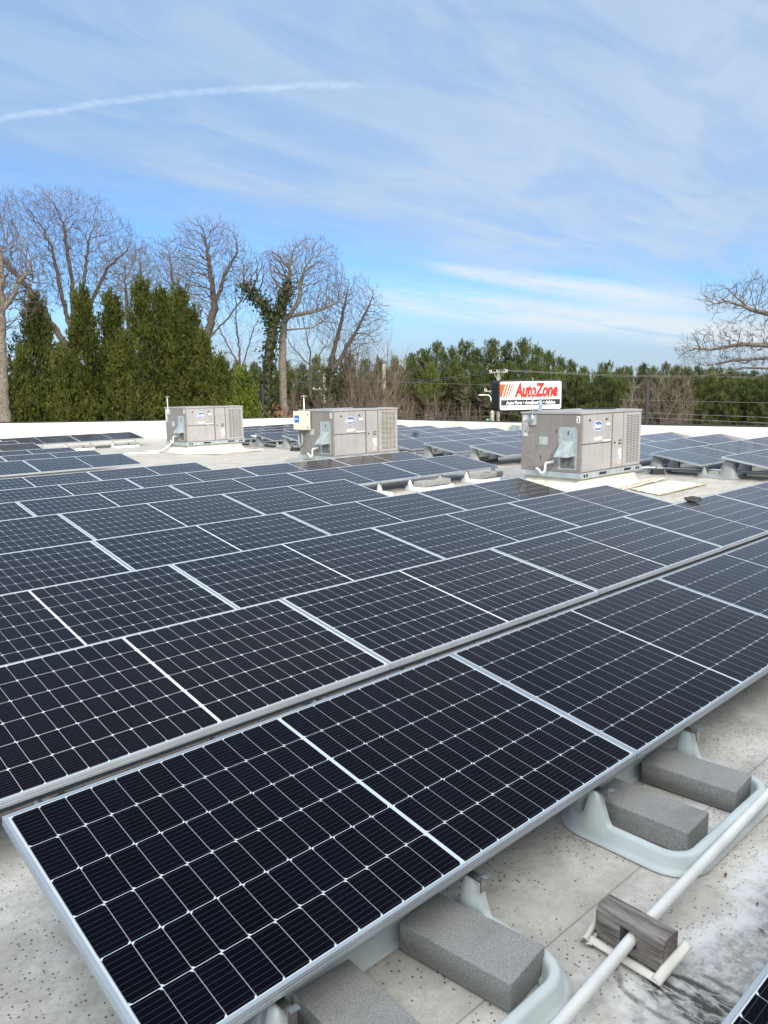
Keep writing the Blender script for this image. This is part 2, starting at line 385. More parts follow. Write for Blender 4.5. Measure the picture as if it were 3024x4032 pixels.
def roofmat():
    m = bpy.data.materials.new('roof_membrane'); m.use_nodes = True
    q = G(m.node_tree); b = m.node_tree.nodes['Principled BSDF']
    p = q.node('ShaderNodeTexCoord').outputs['Object']
    x, y, z = q.sep(p)
    big = q.noise(p, 0.55, 5, 0.6, 0.3); mid = q.noise(p, 3.2, 6, 0.65, 0.5); fine = q.noise(p, 26, 5, 0.7)
    col = q.mix(q.ramp(mid, 0.32, 0.68), (0.465, 0.440, 0.395), (0.70, 0.672, 0.615))
    col = q.mix(q.m('MULTIPLY', q.ramp(big, 0.42, 0.68), 0.55), col, (0.36, 0.335, 0.295))
    col = q.mix(q.m('MULTIPLY', q.ramp(fine, 0.42, 0.68), 0.42), col, (0.31, 0.29, 0.255))
    col = q.mix(q.m('MULTIPLY', q.ramp(q.noise(p, 90, 3, .7), 0.5, 0.66), 0.35), col, (0.27, 0.255, 0.235))
    col = q.mix(q.m('MULTIPLY', q.ramp(q.noise(p, 6.5, 6, .7, 1.0), 0.54, 0.70), 0.40), col, (0.70, 0.69, 0.665))
    far = q.ramp(q.m('ADD', q.m('ADD', x, y), q.m('MULTIPLY', big, 6.0)), 13.0, 18.0)                # grey streaky stains, plus darkening that tames the sunlit far roof
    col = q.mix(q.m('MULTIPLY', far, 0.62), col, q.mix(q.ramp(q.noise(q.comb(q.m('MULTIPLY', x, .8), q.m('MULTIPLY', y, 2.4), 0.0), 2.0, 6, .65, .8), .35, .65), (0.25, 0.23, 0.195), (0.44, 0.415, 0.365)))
    # long wash marks running with the seams
    wash = q.noise(q.comb(q.m('MULTIPLY', x, 0.35), q.m('MULTIPLY', y, 2.6), 0.0), 2.2, 5, 0.6, 0.7)
    col = q.mix(q.m('MULTIPLY', q.ramp(wash, 0.52, 0.72), 0.35), col, (0.38, 0.35, 0.31))
    # grit
    d1 = q.vor(p, 62, 0); c1 = q.vor(p, 62, 1); r1 = q.sep(c1)[0]
    dens = q.m('ADD', q.ramp(q.noise(p, 1.9, 5, .65), 0.38, 0.62, 0.0, 0.75), q.m('MULTIPLY', q.m('GREATER_THAN', q.noise(p, 7.0, 2), 0.60), 0.22))
    spot = q.m('MULTIPLY', q.ramp(d1, 0.30, 0.20), q.m('LESS_THAN', r1, dens))
    near = q.ramp(q.m('ADD', x, y), 16.0, 7.0)
    col = q.mix(q.m('MULTIPLY', spot, q.m('MULTIPLY', near, 0.80)), col, (0.055, 0.050, 0.047))
    d2 = q.vor(p, 24, 0); r2 = q.sep(q.vor(p, 24, 1))[1]
    col = q.mix(q.m('MULTIPLY', q.m('MULTIPLY', q.ramp(d2, 0.16, 0.10), q.m('LESS_THAN', r2, 0.03)), 0.75), col, (0.06, 0.052, 0.045))
    # worn grey lane with a chalky edge beside the first row, and the muddy patch at the wood block
    wob = q.m('MULTIPLY', q.m('SUBTRACT', q.noise(p, 2.4, 5, 0.65), 0.5), 0.34)
    yl = q.m('ADD', y, wob)
    lane = q.m('MULTIPLY', q.ramp(yl, 0.93, 0.86), q.ramp(yl, -1.0, -0.4))
    gr = q.mix(q.ramp(q.noise(p, 34, 4, 0.7), 0.40, 0.62), (0.22, 0.215, 0.205), (0.46, 0.455, 0.44))
    col = q.mix(q.m('MULTIPLY', lane, 0.75), col, gr)
    chalk = q.m('MULTIPLY', q.m('MULTIPLY', q.ramp(yl, 0.80, 0.90), q.ramp(yl, 1.02, 0.93)), q.ramp(q.noise(p, 9, 5, 0.7), 0.38, 0.60))
    col = q.mix(q.m('MULTIPLY', chalk, 0.6), col, (0.72, 0.73, 0.74))
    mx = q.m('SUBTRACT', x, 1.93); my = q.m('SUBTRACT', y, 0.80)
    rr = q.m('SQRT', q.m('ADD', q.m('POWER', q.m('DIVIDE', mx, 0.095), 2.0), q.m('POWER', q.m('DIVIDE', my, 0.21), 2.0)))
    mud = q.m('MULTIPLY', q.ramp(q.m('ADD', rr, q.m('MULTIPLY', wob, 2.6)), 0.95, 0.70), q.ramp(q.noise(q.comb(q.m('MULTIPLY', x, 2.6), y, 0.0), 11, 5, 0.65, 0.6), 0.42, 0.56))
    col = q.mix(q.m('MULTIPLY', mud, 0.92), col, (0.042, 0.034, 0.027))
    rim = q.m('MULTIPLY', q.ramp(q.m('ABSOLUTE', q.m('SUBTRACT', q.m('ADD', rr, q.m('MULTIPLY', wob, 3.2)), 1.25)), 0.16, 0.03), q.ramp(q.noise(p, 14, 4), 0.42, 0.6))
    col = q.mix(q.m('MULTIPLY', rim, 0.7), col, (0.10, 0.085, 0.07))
    # lap seams every 1.9 m
    sl_ = q.m('ABSOLUTE', q.m('SUBTRACT', q.m('FRACT', q.m('DIVIDE', q.m('ADD', y, q.m('ADD', 3.05 * 10 - 1.237 + 1.525, q.m('MULTIPLY', q.m('SUBTRACT', q.noise(p, 1.5, 2), 0.5), 0.012))), 3.05)), 0.5))
    seam = q.ramp(q.m('MULTIPLY', sl_, 3.05), 0.0045, 0.0015)
    col = q.mix(q.m('MULTIPLY', seam, 0.55), col, (0.10, 0.095, 0.09))
    lap = q.m('MULTIPLY', q.ramp(q.m('MULTIPLY', sl_, 3.05), 0.10, 0.0), q.ramp(q.noise(p, 5, 4), 0.4, 0.65))
    col = q.mix(q.m('MULTIPLY', lap, 0.30), col, (0.22, 0.20, 0.18))
    q.put(b.inputs['Base Color'], col); b.inputs['Roughness'].default_value = 0.62; b.inputs['Specular IOR Level'].default_value = 0.3
    bn = q.node('ShaderNodeBump'); bn.inputs['Strength'].default_value = 0.35; bn.inputs['Distance'].default_value = 0.006
    q.put(bn.inputs['Height'], q.m('ADD', q.m('ADD', mid, q.m('MULTIPLY', fine, 0.35)), q.m('MULTIPLY', spot, 0.5))); q.l.new(bn.outputs[0], b.inputs['Normal'])
    return m
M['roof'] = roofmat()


def concrete():
    m = bpy.data.materials.new('concrete_block'); m.use_nodes = True
    q = G(m.node_tree); b = m.node_tree.nodes['Principled BSDF']
    tcn = q.node('ShaderNodeTexCoord').outputs['Object']; obj = q.node('ShaderNodeObjectInfo').outputs['Random']
    p = q.vm('ADD', tcn, q.comb(q.m('MULTIPLY', obj, 13.0), q.m('MULTIPLY', obj, 7.0), 0.0))
    a = q.noise(p, 170, 4, 0.75); bb = q.noise(p, 7, 4, 0.6)
    col = q.mix(q.ramp(a, 0.32, 0.66), (0.205, 0.20, 0.19), (0.375, 0.37, 0.355))
    col = q.mix(q.m('MULTIPLY', q.ramp(bb, 0.45, 0.75), 0.45), col, (0.16, 0.15, 0.14))
    col = q.mix(q.m('MULTIPLY', q.ramp(q.vor(p, 230, 0), 0.33, 0.2), 0.45), col, (0.08, 0.078, 0.075))
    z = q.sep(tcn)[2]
    graded = q.m('MULTIPLY', q.ramp(q.m('ADD', z, q.m('MULTIPLY', q.m('SUBTRACT', bb, 0.5), 0.10)), 0.075, 0.02), q.ramp(q.m('FRACT', q.m('MULTIPLY', obj, 5.3)), 0.2, 0.9))  # blocks get darker towards the bottom, some more than others
    col = q.mix(q.m('MULTIPLY', graded, 0.6), col, (0.07, 0.068, 0.055))
    q.put(b.inputs['Base Color'], col); b.inputs['Roughness'].default_value = 0.9
    bn = q.node('ShaderNodeBump'); bn.inputs['Strength'].default_value = 0.6; bn.inputs['Distance'].default_value = 0.006
    q.put(bn.inputs['Height'], a); q.l.new(bn.outputs[0], b.inputs['Normal'])
    return m
M['concrete'] = concrete()


def woodmat():
    m = bpy.data.materials.new('weathered_wood'); m.use_nodes = True
    q = G(m.node_tree); b = m.node_tree.nodes['Principled BSDF']
    x, y, z = q.sep(q.node('ShaderNodeTexCoord').outputs['Object'])
    v = q.comb(q.m('MULTIPLY', x, 60.0), q.m('MULTIPLY', y, 5.0), q.m('MULTIPLY', z, 60.0))
    a = q.noise(v, 1.0, 6, 0.65, 0.9); bb = q.noise(q.comb(x, y, z), 14, 3)
    col = q.mix(q.ramp(a, 0.3, 0.68), (0.075, 0.064, 0.056), (0.30, 0.27, 0.25))
    col = q.mix(q.m('MULTIPLY', q.ramp(bb, 0.45, 0.7), 0.5), col, (0.10, 0.080, 0.058))
    q.put(b.inputs['Base Color'], col); b.inputs['Roughness'].default_value = 0.85
    bn = q.node('ShaderNodeBump'); bn.inputs['Strength'].default_value = 0.8; bn.inputs['Distance'].default_value = 0.004
    q.put(bn.inputs['Height'], a); q.l.new(bn.outputs[0], b.inputs['Normal'])
    return m
M['wood'] = woodmat()


def text_mesh(s, size, depth=0.004, shear=0.0, bold=0.0, spacing=1.0):
    c = bpy.data.curves.new('lettering', 'FONT'); c.body = s; c.size = size; c.extrude = depth; c.shear = shear; c.offset = bold; c.space_character = spacing
    c.align_x = 'CENTER'; c.align_y = 'CENTER'; c.resolution_u = 3
    o = bpy.data.objects.new('lettering', c); COL.objects.link(o)
    dg = bpy.context.evaluated_depsgraph_get(); dg.update()
    me = bpy.data.meshes.new_from_object(o.evaluated_get(dg))
    bpy.data.objects.remove(o)
    vs = [tuple(v.co) for v in me.vertices]; fs = [list(p.vertices) for p in me.polygons]
    bpy.data.meshes.remove(me)
    return vs, fs
def text_on(mb, s, size, origin, ex, ey, mi=0, width=None, height=None, **kw):
    """lettering laid on the plane origin + a*ex + b*ey, raised along ex x ey"""
    vs, fs = text_mesh(s, size, **kw)
    xs = [v[0] for v in vs]; ys = [v[1] for v in vs]
    kx = width / (max(xs) - min(xs)) if width else 1; ky = height / (max(ys) - min(ys)) if height else kx
    cx = (max(xs) + min(xs)) / 2; cy = (max(ys) + min(ys)) / 2
    ex = Vector(ex); ey = Vector(ey); ez = ex.cross(ey); o = Vector(origin)
    mb.add([o + ex * ((v[0] - cx) * kx) + ey * ((v[1] - cy) * ky) + ez * v[2] for v in vs], fs, mi)


ORD = ['zeroth', 'first', 'second', 'third', 'fourth', 'fifth', 'sixth', 'seventh', 'eighth', 'ninth', 'tenth', 'eleventh', 'twelfth', 'thirteenth', 'fourteenth', 'fifteenth', 'sixteenth']

# ------------------------------------------------------------------ roof, parapets, ground
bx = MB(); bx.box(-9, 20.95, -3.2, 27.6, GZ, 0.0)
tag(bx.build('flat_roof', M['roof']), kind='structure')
gm = MB(); gm.add([(-900, -900, GZ - .02), (900, -900, GZ - .02), (900, 900, GZ - .02), (-900, 900, GZ - .02)], [(0, 1, 2, 3)])
tag(gm.build('ground', M['asphalt']), kind='structure')


def parapet(name, label, pts, thick):
    """pts: (x, y, top height) along the roof edge, inner face on the line; thick: offset vector to the outside"""
    t = thing(name, label, 'parapet wall', (pts[0][0], pts[0][1], 0))
    w = MB(); cp = MB(); L0 = Vector((pts[0][0], pts[0][1], 0)); th = Vector(thick)
    for (x0, y0, h0), (x1, y1, h1) in zip(pts[:-1], pts[1:]):
        a = Vector((x0, y0, 0)) - L0; b = Vector((x1, y1, 0)) - L0
        n = -th.normalized()
        base = [a + n * 0.12 + Vector((0, 0, 0.004)), b + n * 0.12 + Vector((0, 0, 0.004)), b + n * 0.02 + Vector((0, 0, .10)), a + n * 0.02 + Vector((0, 0, .10)),
                a + Vector((0, 0, h0)), b + Vector((0, 0, h1)), a + th + Vector((0, 0, h0)), b + th + Vector((0, 0, h1)), a + th, b + th]
        w.add(base, [(0, 1, 2, 3), (3, 2, 5, 4), (4, 5, 7, 6), (6, 7, 9, 8)])
        k = Vector((0, 0, 0.004))
        c0 = [a + th * .75 + Vector((0, 0, h0)) + k, b + th * .75 + Vector((0, 0, h1)) + k, b + th * 1.1 + Vector((0, 0, h1)) + k, a + th * 1.1 + Vector((0, 0, h0)) + k]
        c1 = [p + Vector((0, 0, .035)) for p in c0]
        cp.add(c0 + c1, [(0, 3, 2, 1), (4, 5, 6, 7), (0, 1, 5, 4), (1, 2, 6, 5), (2, 3, 7, 6), (3, 0, 4, 7)])
    w.build('wall_face', M['mem2'], t); cp.build('coping', M['coping'], t)
    return t
parapet('parapet_wall', 'low white membrane parapet at the back, with the cypress trees behind it', [(-9, 27.3, .90), (7.6, 27.3, .80), (13.3, 27.3, .645), (20.6, 27.3, .50)], (0, .3, 0))
pr_ = parapet('parapet_wall', 'low white parapet running along the right side behind the far array', [(20.6, 27.3, .50), (20.6, 20, .50), (20.6, 13, .52), (20.6, 8, .555), (20.6, -3, .62)], (.3, 0, 0))
fa = thing('unseen_shade_wall', 'tall beige front wall of the store behind the viewer', 'wall', (5, -2.2, 0))  # unseen store front, assumed and added so the foreground lies in shade
fm = MB(); fm.box(-13, 13, -.35, 0, 0, 3.0); fm.build('wall_face', pmat('stucco', (0.50, 0.46, 0.40), 0.8, 0, .05, 2, .2, 30), fa)
fm = MB(); fm.box(-13.05, 13.05, -.42, .06, 3.0, 3.1); fm.build('coping', M['coping'], fa)
# scupper patch on the right parapet
sp = MB(); p0 = at(1975, 1672, 26.0); yb = 15.7
sp.box(20.52, 20.58, yb - .22, yb + .1, .16, .44); sp.box(20.50, 20.53, yb + .02, yb + .16, .10, .40)
tag(sp.build('flashing_patch', M['galv']), 'small grey metal flashing on the inner face of the right parapet', 'flashing')

# ------------------------------------------------------------------ solar panels
PL, PW, GAP = 2.094, 1.038, 0.0065
PP = PL + GAP
TILT = math.radians(9.52)


def make_panel():
    t = thing('solar_panel', 'solar panel', 'solar panel', group='solar panels on the roof')
    f = MB(); a, b, li, hh = PL / 2, PW / 2, 0.012, 0.035
    def ring(o0, z0, o1, z1):
        q0 = [(-a + o0, -b + o0, z0), (a - o0, -b + o0, z0), (a - o0, b - o0, z0), (-a + o0, b - o0, z0)]
        q1 = [(-a + o1, -b + o1, z1), (a - o1, -b + o1, z1), (a - o1, b - o1, z1), (-a + o1, b - o1, z1)]
        f.add(q0 + q1, [(i, (i + 1) % 4, 4 + (i + 1) % 4, 4 + i) for i in range(4)])
    ring(0.0, -hh, 0.0, -.0215); ring(0.0, -.0215, .0012, -.0205); ring(.0012, -.0205, .0012, -.0185); ring(.0012, -.0185, 0, -.0175)
    ring(0, -.0175, 0, -.0085); ring(0, -.0085, .0012, -.0075); ring(.0012, -.0075, .0012, -.006); ring(.0012, -.006, 0, -.005)
    ring(0, -.005, 0, -.001); ring(0, -.001, .001, 0); ring(.001, 0, li - .001, 0); ring(li - .001, 0, li, -.0025); ring(li, -.0025, li, -.006)
    ring(.030, -hh, 0, -hh); ring(.030, -hh + .002, .030, -hh); ring(.002, -.03, .030, -hh + .002)
    f.build('frame', M['alu'], t)
    l = MB(); l.box(-a + .006, a - .006, -b + .006, b - .006, -.0068, -.0026); l.build('glass_laminate', M['laminate'], t)
    j = MB(); j.box(-.05, .05, .30, .40, -.026, -.0072); j.build('junction_box', M['rubber'], t)
    return t


PROTO = make_panel(); PROTO_T = tree_of(PROTO); first = [True]
def put_panel(x0, k, yb, zb, label, tilt=TILT, jit=0.0):
    p = (x0 + (k + .5) * PP, yb - .5 * PW * math.cos(tilt), zb - .5 * PW * math.sin(tilt))
    if first[0]: o = PROTO; first[0] = False
    else: o = dup(PROTO, proto_kids=PROTO_T)
    o.location = p; o.rotation_euler = (tilt + jit, jit * .6, 0); o['label'] = label
    return o
def in_view(x0, k, yb, zb, mg=0):
    xs = []; pts = []
    for dx in (0, .5, 1):
        for dy in (0, .5, 1):
            pr = project((x0 + (k + dx) * PP, yb - dy * PW * math.cos(TILT), zb - dy * PW * math.sin(TILT)))
            if pr: pts.append(pr)
    if len(pts) < 3: return False
    us = [p[0] for p in pts]; vs = [p[1] for p in pts]
    return max(us) > -60 - mg and min(us) < 3080 + mg and max(vs) > 0 and min(vs) < 4100


EZ = 1.73
#        name used in labels,         x0,    back y, back z, first k, last k (exclusive), right end in view?
ROWS = [('corner', 1.05, 0.558, .42, -2, 3, False),
        ('nearest full row', .617, 2.464, EZ - 1.310, 0, 6, False),
        ('second full row', .623, 3.9285, EZ - 1.3139, -3, 6, False),
        ('third row', .610, 5.3717, EZ - 1.3140, -3, 4, True),
        ('fourth row', .574, 6.7818, EZ - 1.3146, -4, 4, True),
        ('fifth row', .988, 8.7147, EZ - 1.3288, -4, 3, True),
        ('sixth row', 1.008, 10.1993, EZ - 1.3370, -4, 5, True),
        ('seventh row', 1.003, 11.6456, EZ - 1.3400, -4, 5, True),
        ('eighth row', .939, 13.0134, EZ - 1.3216, -4, 3, True),
        ('ninth row', 1.008, 16.4485, EZ - 1.3257, -4, 3, True),
        ('tenth row', 1.025, 17.9653, EZ - 1.3266, -4, 3, True),
        ('eleventh row', .976, 19.3191, EZ - 1.3158, -4, 3, True),
        ('twelfth row', 1.0, 22.0, EZ - 1.3150, -4, 3, True),
        ('thirteenth row', 1.0, 23.5, EZ - 1.3150, -4, 3, True),
        ('last row', .897, 24.806, EZ - 1.3047, -4, 5, True)]
rj = random.Random(4)
for name, x0, yb, zb, k0, k1, right in ROWS:
    ks = [k for k in range(k0, k1) if in_view(x0, k, yb, zb)]
    for k in range(k0 - 1, k1):                                   # neighbours just beyond the frame
        if k not in ks and name not in ('corner', 'nearest full row') and in_view(x0, k, yb, zb, 700): put_panel(x0, k, yb, zb, 'solar panel of the %s continuing beyond the edge of the photo' % name)
    for i, k in enumerate(ks):
        if name == 'corner':
            lab = 'solar panel of which only the corner enters the photo at bottom right'
            if i != 0: continue
        elif right:
            n = ks[-1] - k
            lab = 'solar panel at the right end of the %s from the viewer' % name if n == 0 else 'solar panel, %s from the right end of the %s from the viewer' % (ORD[n + 1], name)
            if name == 'last row': lab = lab.replace('from the viewer', 'before the back parapet')
        else:
            lab = ('large solar panel filling the front left, leftmost in the nearest full row' if (i == 0 and name[0] == 'n') else
                   'solar panel, %s from the left in the %s' % (ORD[i + 1], name))
        put_panel(x0, k, yb, zb, lab, jit=rj.uniform(-.0022, .0022))
# array along the right parapet: three panels to a row
RR = [(13.75, 5.90, .415), (13.75, 7.27, .415), (13.75, 8.65, .415), (13.75, 10.0, .415)] + [(13.2, 11.35 + 1.45 * i, .415) for i in range(10)]
for r, (x0, yb, zb) in enumerate(RR):
    for k in range(3):
        if not in_view(x0, k, yb, zb): continue
        lab = '%s solar panel in the %s row of the array along the right parapet' % (('left', 'middle', 'right')[k], 'nearest' if r == 0 else ORD[r + 1])
        put_panel(x0, k, yb, zb, lab, jit=rj.uniform(-.0022, .0022))


# ------------------------------------------------------------------ ballast trays and blocks
def smooth01(t): t = max(0.0, min(1.0, t)); return t * t * (3 - 2 * t)
def tray_mesh(hx, y0, y1, hfun):
    """closed rim swept round a rounded rectangle, height from hfun(x, y)"""
    path = []; R = 0.10
    def arc(cx, cy, a0):
        for i in range(7):
            a = math.radians(a0 + 90 * i / 6); path.append((cx + R * math.cos(a), cy + R * math.sin(a), math.cos(a), math.sin(a)))
    def side(a, b, nx, ny, n=26):
        for i in range(1, n): path.append((a[0] + (b[0] - a[0]) * i / n, a[1] + (b[1] - a[1]) * i / n, nx, ny))
    arc(-hx + R, y0 + R, 180); side((-hx + R, y0), (hx - R, y0), 0, -1, 10)
    arc(hx - R, y0 + R, 270); side((hx, y0 + R), (hx, y1 - R), 1, 0)
    arc(hx - R, y1 - R, 0); side((hx - R, y1), (-hx + R, y1), 0, 1, 10)
    arc(-hx + R, y1 - R, 90); side((-hx, y1 - R), (-hx, y0 + R), -1, 0)
    mb = MB(); n = len(path); rings = []
    s = 0.0; px = path[-1]
    for (x, y, nx, ny) in path:
        s += math.hypot(x - px[0], y - px[1]); px = (x, y)
        h = hfun(x, y)
        sc = 1.0 if (int(s / 0.13) % 2) else 0.35                     # foot flange comes and goes
        prof = [(.046, 0), (.046, .005), (.027 + .006 * sc, .010), (.022, .018), (.016, h - .012), (.008, h - .002), (0, h), (-.012, h), (-.020, h - .005), (-.025, h - .016), (-.028, .012), (-.045, .007), (-.047, 0)]
        rings.append([(x + nx * o, y + ny * o, z) for o, z in prof])
    m = len(rings[0])
    mb.v = [p for r in rings for p in r]
    for i in range(n):
        j = (i + 1) % n
        for k in range(m - 1): mb.f.append([i * m + k, j * m + k, j * m + k + 1, i * m + k + 1]); mb.mi.append(0)
    return mb
def h_low(x, y):
    h = .066
    up = smooth01((y + .05) / .06) * (1 - smooth01((y - .035) / .035)) if abs(x) > .30 else 0
    return h + .118 * up
def h_full(x, y):
    h = h_low(x, y)
    if abs(x) > .30: h += .245 * smooth01((-.27 - y) / .11) * (1 - smooth01((-.52 - y) / .03)) + .05 * smooth01((-.22 - y) / .1) * (1 - smooth01((-.52 - y) / .03))
    return max(h, .066)
def make_tray(full):
    t = thing('ballast_tray', 'tray', 'ballast tray', group='ballast trays under the panels')
    (tray_mesh(.385, -.55, .16, h_full) if full else tray_mesh(.385, -.345, .16, h_low)).build('moulded_rim', M['tray_shaded'] if full else M['tray'], t, smooth=True)
    for sx in (-1, 1):
        c = MB(); c.box(sx * .372 - .014, sx * .372 + .014, -.03, .035, .184, .190); c.box(sx * .372 - .014, sx * .372 + .014, -.034, -.030, .150, .206); c.box(sx * .372 - .014, sx * .372 + .014, -.05, -.034, .202, .206)
        c.build('clip', M['steel'], t)
        if full:
            c = MB(); c.box(sx * .372 - .014, sx * .372 + .014, -.48, -.40, .378, .383); c.box(sx * .372 - .014, sx * .372 + .014, -.405, -.400, .34, .40)
            c.build('clip', M['steel'], t)
    return t
TL = make_tray(False); TF = make_tray(True); TLk = tree_of(TL); TFk = tree_of(TF); tl1 = [True, True]
def put_tray(full, x, yf, label):
    i = 1 if full else 0
    if tl1[i]: o = (TF if full else TL); tl1[i] = False
    else: o = dup(TF if full else TL, proto_kids=TFk if full else TLk)
    o.location = (x, yf, .004); o['label'] = label; return o
def block_mesh():
    rr = random.Random(2); mb = MB(); mb.box(-.097, .097, -.198, .198, 0, .094)
    return mb
BM = block_mesh().build('concrete_block', M['concrete'], bevel=.004); BF = [True]
def put_block(x, y, rz, label, z=.006):
    if BF[0]: o = BM; BF[0] = False
    else: o = BM.copy(); COL.objects.link(o)
    o.location = (x, y, z); o.rotation_euler = (0, 0, math.radians(rz))
    return tag(o, label, 'concrete block', 'concrete ballast blocks')
put_tray(False, 1.335, 1.44, 'pale moulded ballast tray nearest the viewer, holding two concrete blocks')
put_tray(False, 2.82, 1.44, 'pale moulded ballast tray at the right edge beside the white pipe')
put_block(1.585, 1.357, 7, 'right hand concrete block in the nearest ballast tray, fully in view')
put_block(1.150, 1.345, -3, 'concrete block cut by the bottom edge, left in the nearest tray')
put_block(2.640, 1.345, 2.5, 'concrete block with damp dark side, left in the right edge tray')
put_block(3.045, 1.345, 4.5, 'concrete block farthest right in the tray by the white pipe')
for i, x in enumerate((1.25, 2.60, 4.62)):
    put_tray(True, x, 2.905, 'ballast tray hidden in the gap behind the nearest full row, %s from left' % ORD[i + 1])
y6 = 10.1993 - PW * math.cos(TILT)
for i, (x, nm) in enumerate(((8.05, 'half hidden white ballast tray beside the right end of the fifth row'), (9.52, 'sunlit white ballast tray with two flat blocks before the sixth row'), (10.98, 'sunlit white ballast tray at the right end of the sixth row'))):
    put_tray(False, x, y6, nm)
for x, nm in ((9.52, 'in the sunlit tray before the sixth row'), (10.98, 'in the tray at the right end of the sixth row')):
    put_block(x - .14, y6 - .12, 90 + 4, 'left pale concrete block ' + nm, .06); put_block(x + .2, y6 - .12, 90 - 3, 'right pale concrete block ' + nm, .06)
y14 = 24.806 - PW * math.cos(TILT)
for i, x in enumerate((7.75, 9.22, 10.68)):
    put_tray(False, x, y14, 'far white ballast tray before the last row, %s from left' % ORD[i + 1])
    put_block(x - .12, y14 - .1, 90, 'left concrete block in the %s far tray before the last row' % ORD[i + 1], .05)
    put_block(x + .24, y14 - .1, 90, 'right concrete block in the %s far tray before the last row' % ORD[i + 1], .05)
for r in range(len(RR) - 1):
    x0 = max(RR[r][0], RR[r + 1][0]); yf = RR[r + 1][1] - PW * math.cos(TILT)
    nm = 'between the %s and %s rows of the right array' % ('nearest' if r == 0 else ORD[r + 1], ORD[r + 2])
    put_tray(True, x0 + .52, yf, 'shade-toned ballast tray with tall posts ' + nm)
    put_block(x0 + .33, yf - .16, 90, 'concrete block at the left ' + nm, .02); put_block(x0 + .73, yf - .16, 90, 'concrete block further in ' + nm, .02)

# ------------------------------------------------------------------ pipe, wood block and things on the roof in front
def curve_pts(pts, n=6, r=.05):
    """polyline with rounded corners"""
    pts = [Vector(p) for p in pts]; out = [pts[0]]
    for i in range(1, len(pts) - 1):
        a, b, c_ = pts[i - 1], pts[i], pts[i + 1]
        d0 = (a - b); d1 = (c_ - b); rr = min(r, d0.length * .45, d1.length * .45)
        p0 = b + d0.normalized() * rr; p1 = b + d1.normalized() * rr
        for k in range(n + 1):
            t = k / n; out.append(p0 * (1 - t) ** 2 + b * 2 * t * (1 - t) + p1 * t ** 2)
    return out + [pts[-1]]
pm = MB(); pm.tube([(0.9, .962, .062), (1.55, 1.005, .062), (2.0, 1.036, .062), (3.05, 1.066, .066), (5.5, 1.16, .066), (9.0, 1.30, .062)], .0180, 18)
tag(pm.build('pipe', M['pvc'], smooth=True), 'long white plastic pipe resting in a weathered wood block', 'pipe')
wd = thing('wood_support', 'weathered grey wood block with a hole carrying the white pipe', 'wood block', (1.992, 1.040, .010), math.radians(-2))
wm = MB(); t2, l2, hh = .043, .114, .104
prof = [(-t2, 0), (t2, 0), (t2, hh - .008), (t2 - .008, hh), (.004, hh), (0, hh - .004), (-.004, hh), (-t2 + .014, hh), (-t2, hh - .018)]
def seg(ya, yb_): wm.prism(prof, lambda a, b, d: (a, d, b), ya, yb_)
seg(-l2, -.028); seg(.028, l2)
pz0, pz1 = .028, .080
wm.box(-t2, t2, -.028, .028, 0, pz0)
prof2 = [(-t2, pz1), (t2, pz1)] + prof[2:]
wm.prism(prof2, lambda a, b, d: (a, d, b), -.028, .028)
wm.build('timber', M['wood'], wd)
fl = MB()
def sheet(pts, w, up, r=.012):
    """rolled-up strip of membrane along pts"""
    fl.tube(curve_pts(pts, 4, .02), r, 8)
sh = MB()
def quad_strip(rows):
    n = len(rows[0]); vs = [p for r in rows for p in r]; fs = []
    for i in range(len(rows) - 1):
        for k in range(n - 1): fs.append((i * n + k, i * n + k + 1, (i + 1) * n + k + 1, (i + 1) * n + k))
    sh.add(vs, fs)
def flap(a, b, lift, w, seedv):
    rr = random.Random(seedv); rows = []
    a = Vector(a); b = Vector(b); d = (b - a); nrm = Vector((-d.y, d.x, 0)).normalized()
    for i in range(13):
        t = i / 12; p = a + d * t; row = []
        for k in range(6):
            q = k / 5; row.append(p + nrm * (w * q) + Vector((0, 0, lift * math.sin(q * 2.4) * (.8 + .2 * math.sin(t * 7 + seedv)) + .003 + rr.uniform(-.001, .001))))
        rows.append(row)
    quad_strip(rows)
flap((-.105, .108, 0), (-.048, .125, 0), .006, -.02, 1)
flap((-.092, .130, 0), (-.092, -.135, 0), .009, .026, 2)
flap((-.105, .132, 0), (.01, .150, 0), .030, -.028, 4)
flap((-.092, -.135, 0), (.06, -.150, .050), .016, .028, 5)
s_ = sh.build('membrane_boot', M['mem2'], wd, smooth=True)
sd = s_.modifiers.new('thick', 'SOLIDIFY'); sd.thickness = .003

# corner leaf litter
for i, (x, y, r, s) in enumerate(((2.55, 1.0, 20, .016), (2.35, .80, 70, .014), (2.62, 1.33, 120, .02), (2.47, .86, 10, .012))):
    lm = MB(); lm.add([(-s, 0, 0), (0, -s * .3, .004), (s, 0, .002), (0, s * .3, .005)], [(0, 1, 2, 3)])
    o = lm.build('dry_leaf', M['rustleaf'], loc=(x, y, .004)); o.rotation_euler = (0, 0, math.radians(r))
    tag(o, 'tiny dry brown leaf on the grey roof near the white pipe', 'leaf', 'dry leaves on the roof')
    so_ = o.modifiers.new('thick', 'SOLIDIFY'); so_.thickness = .001

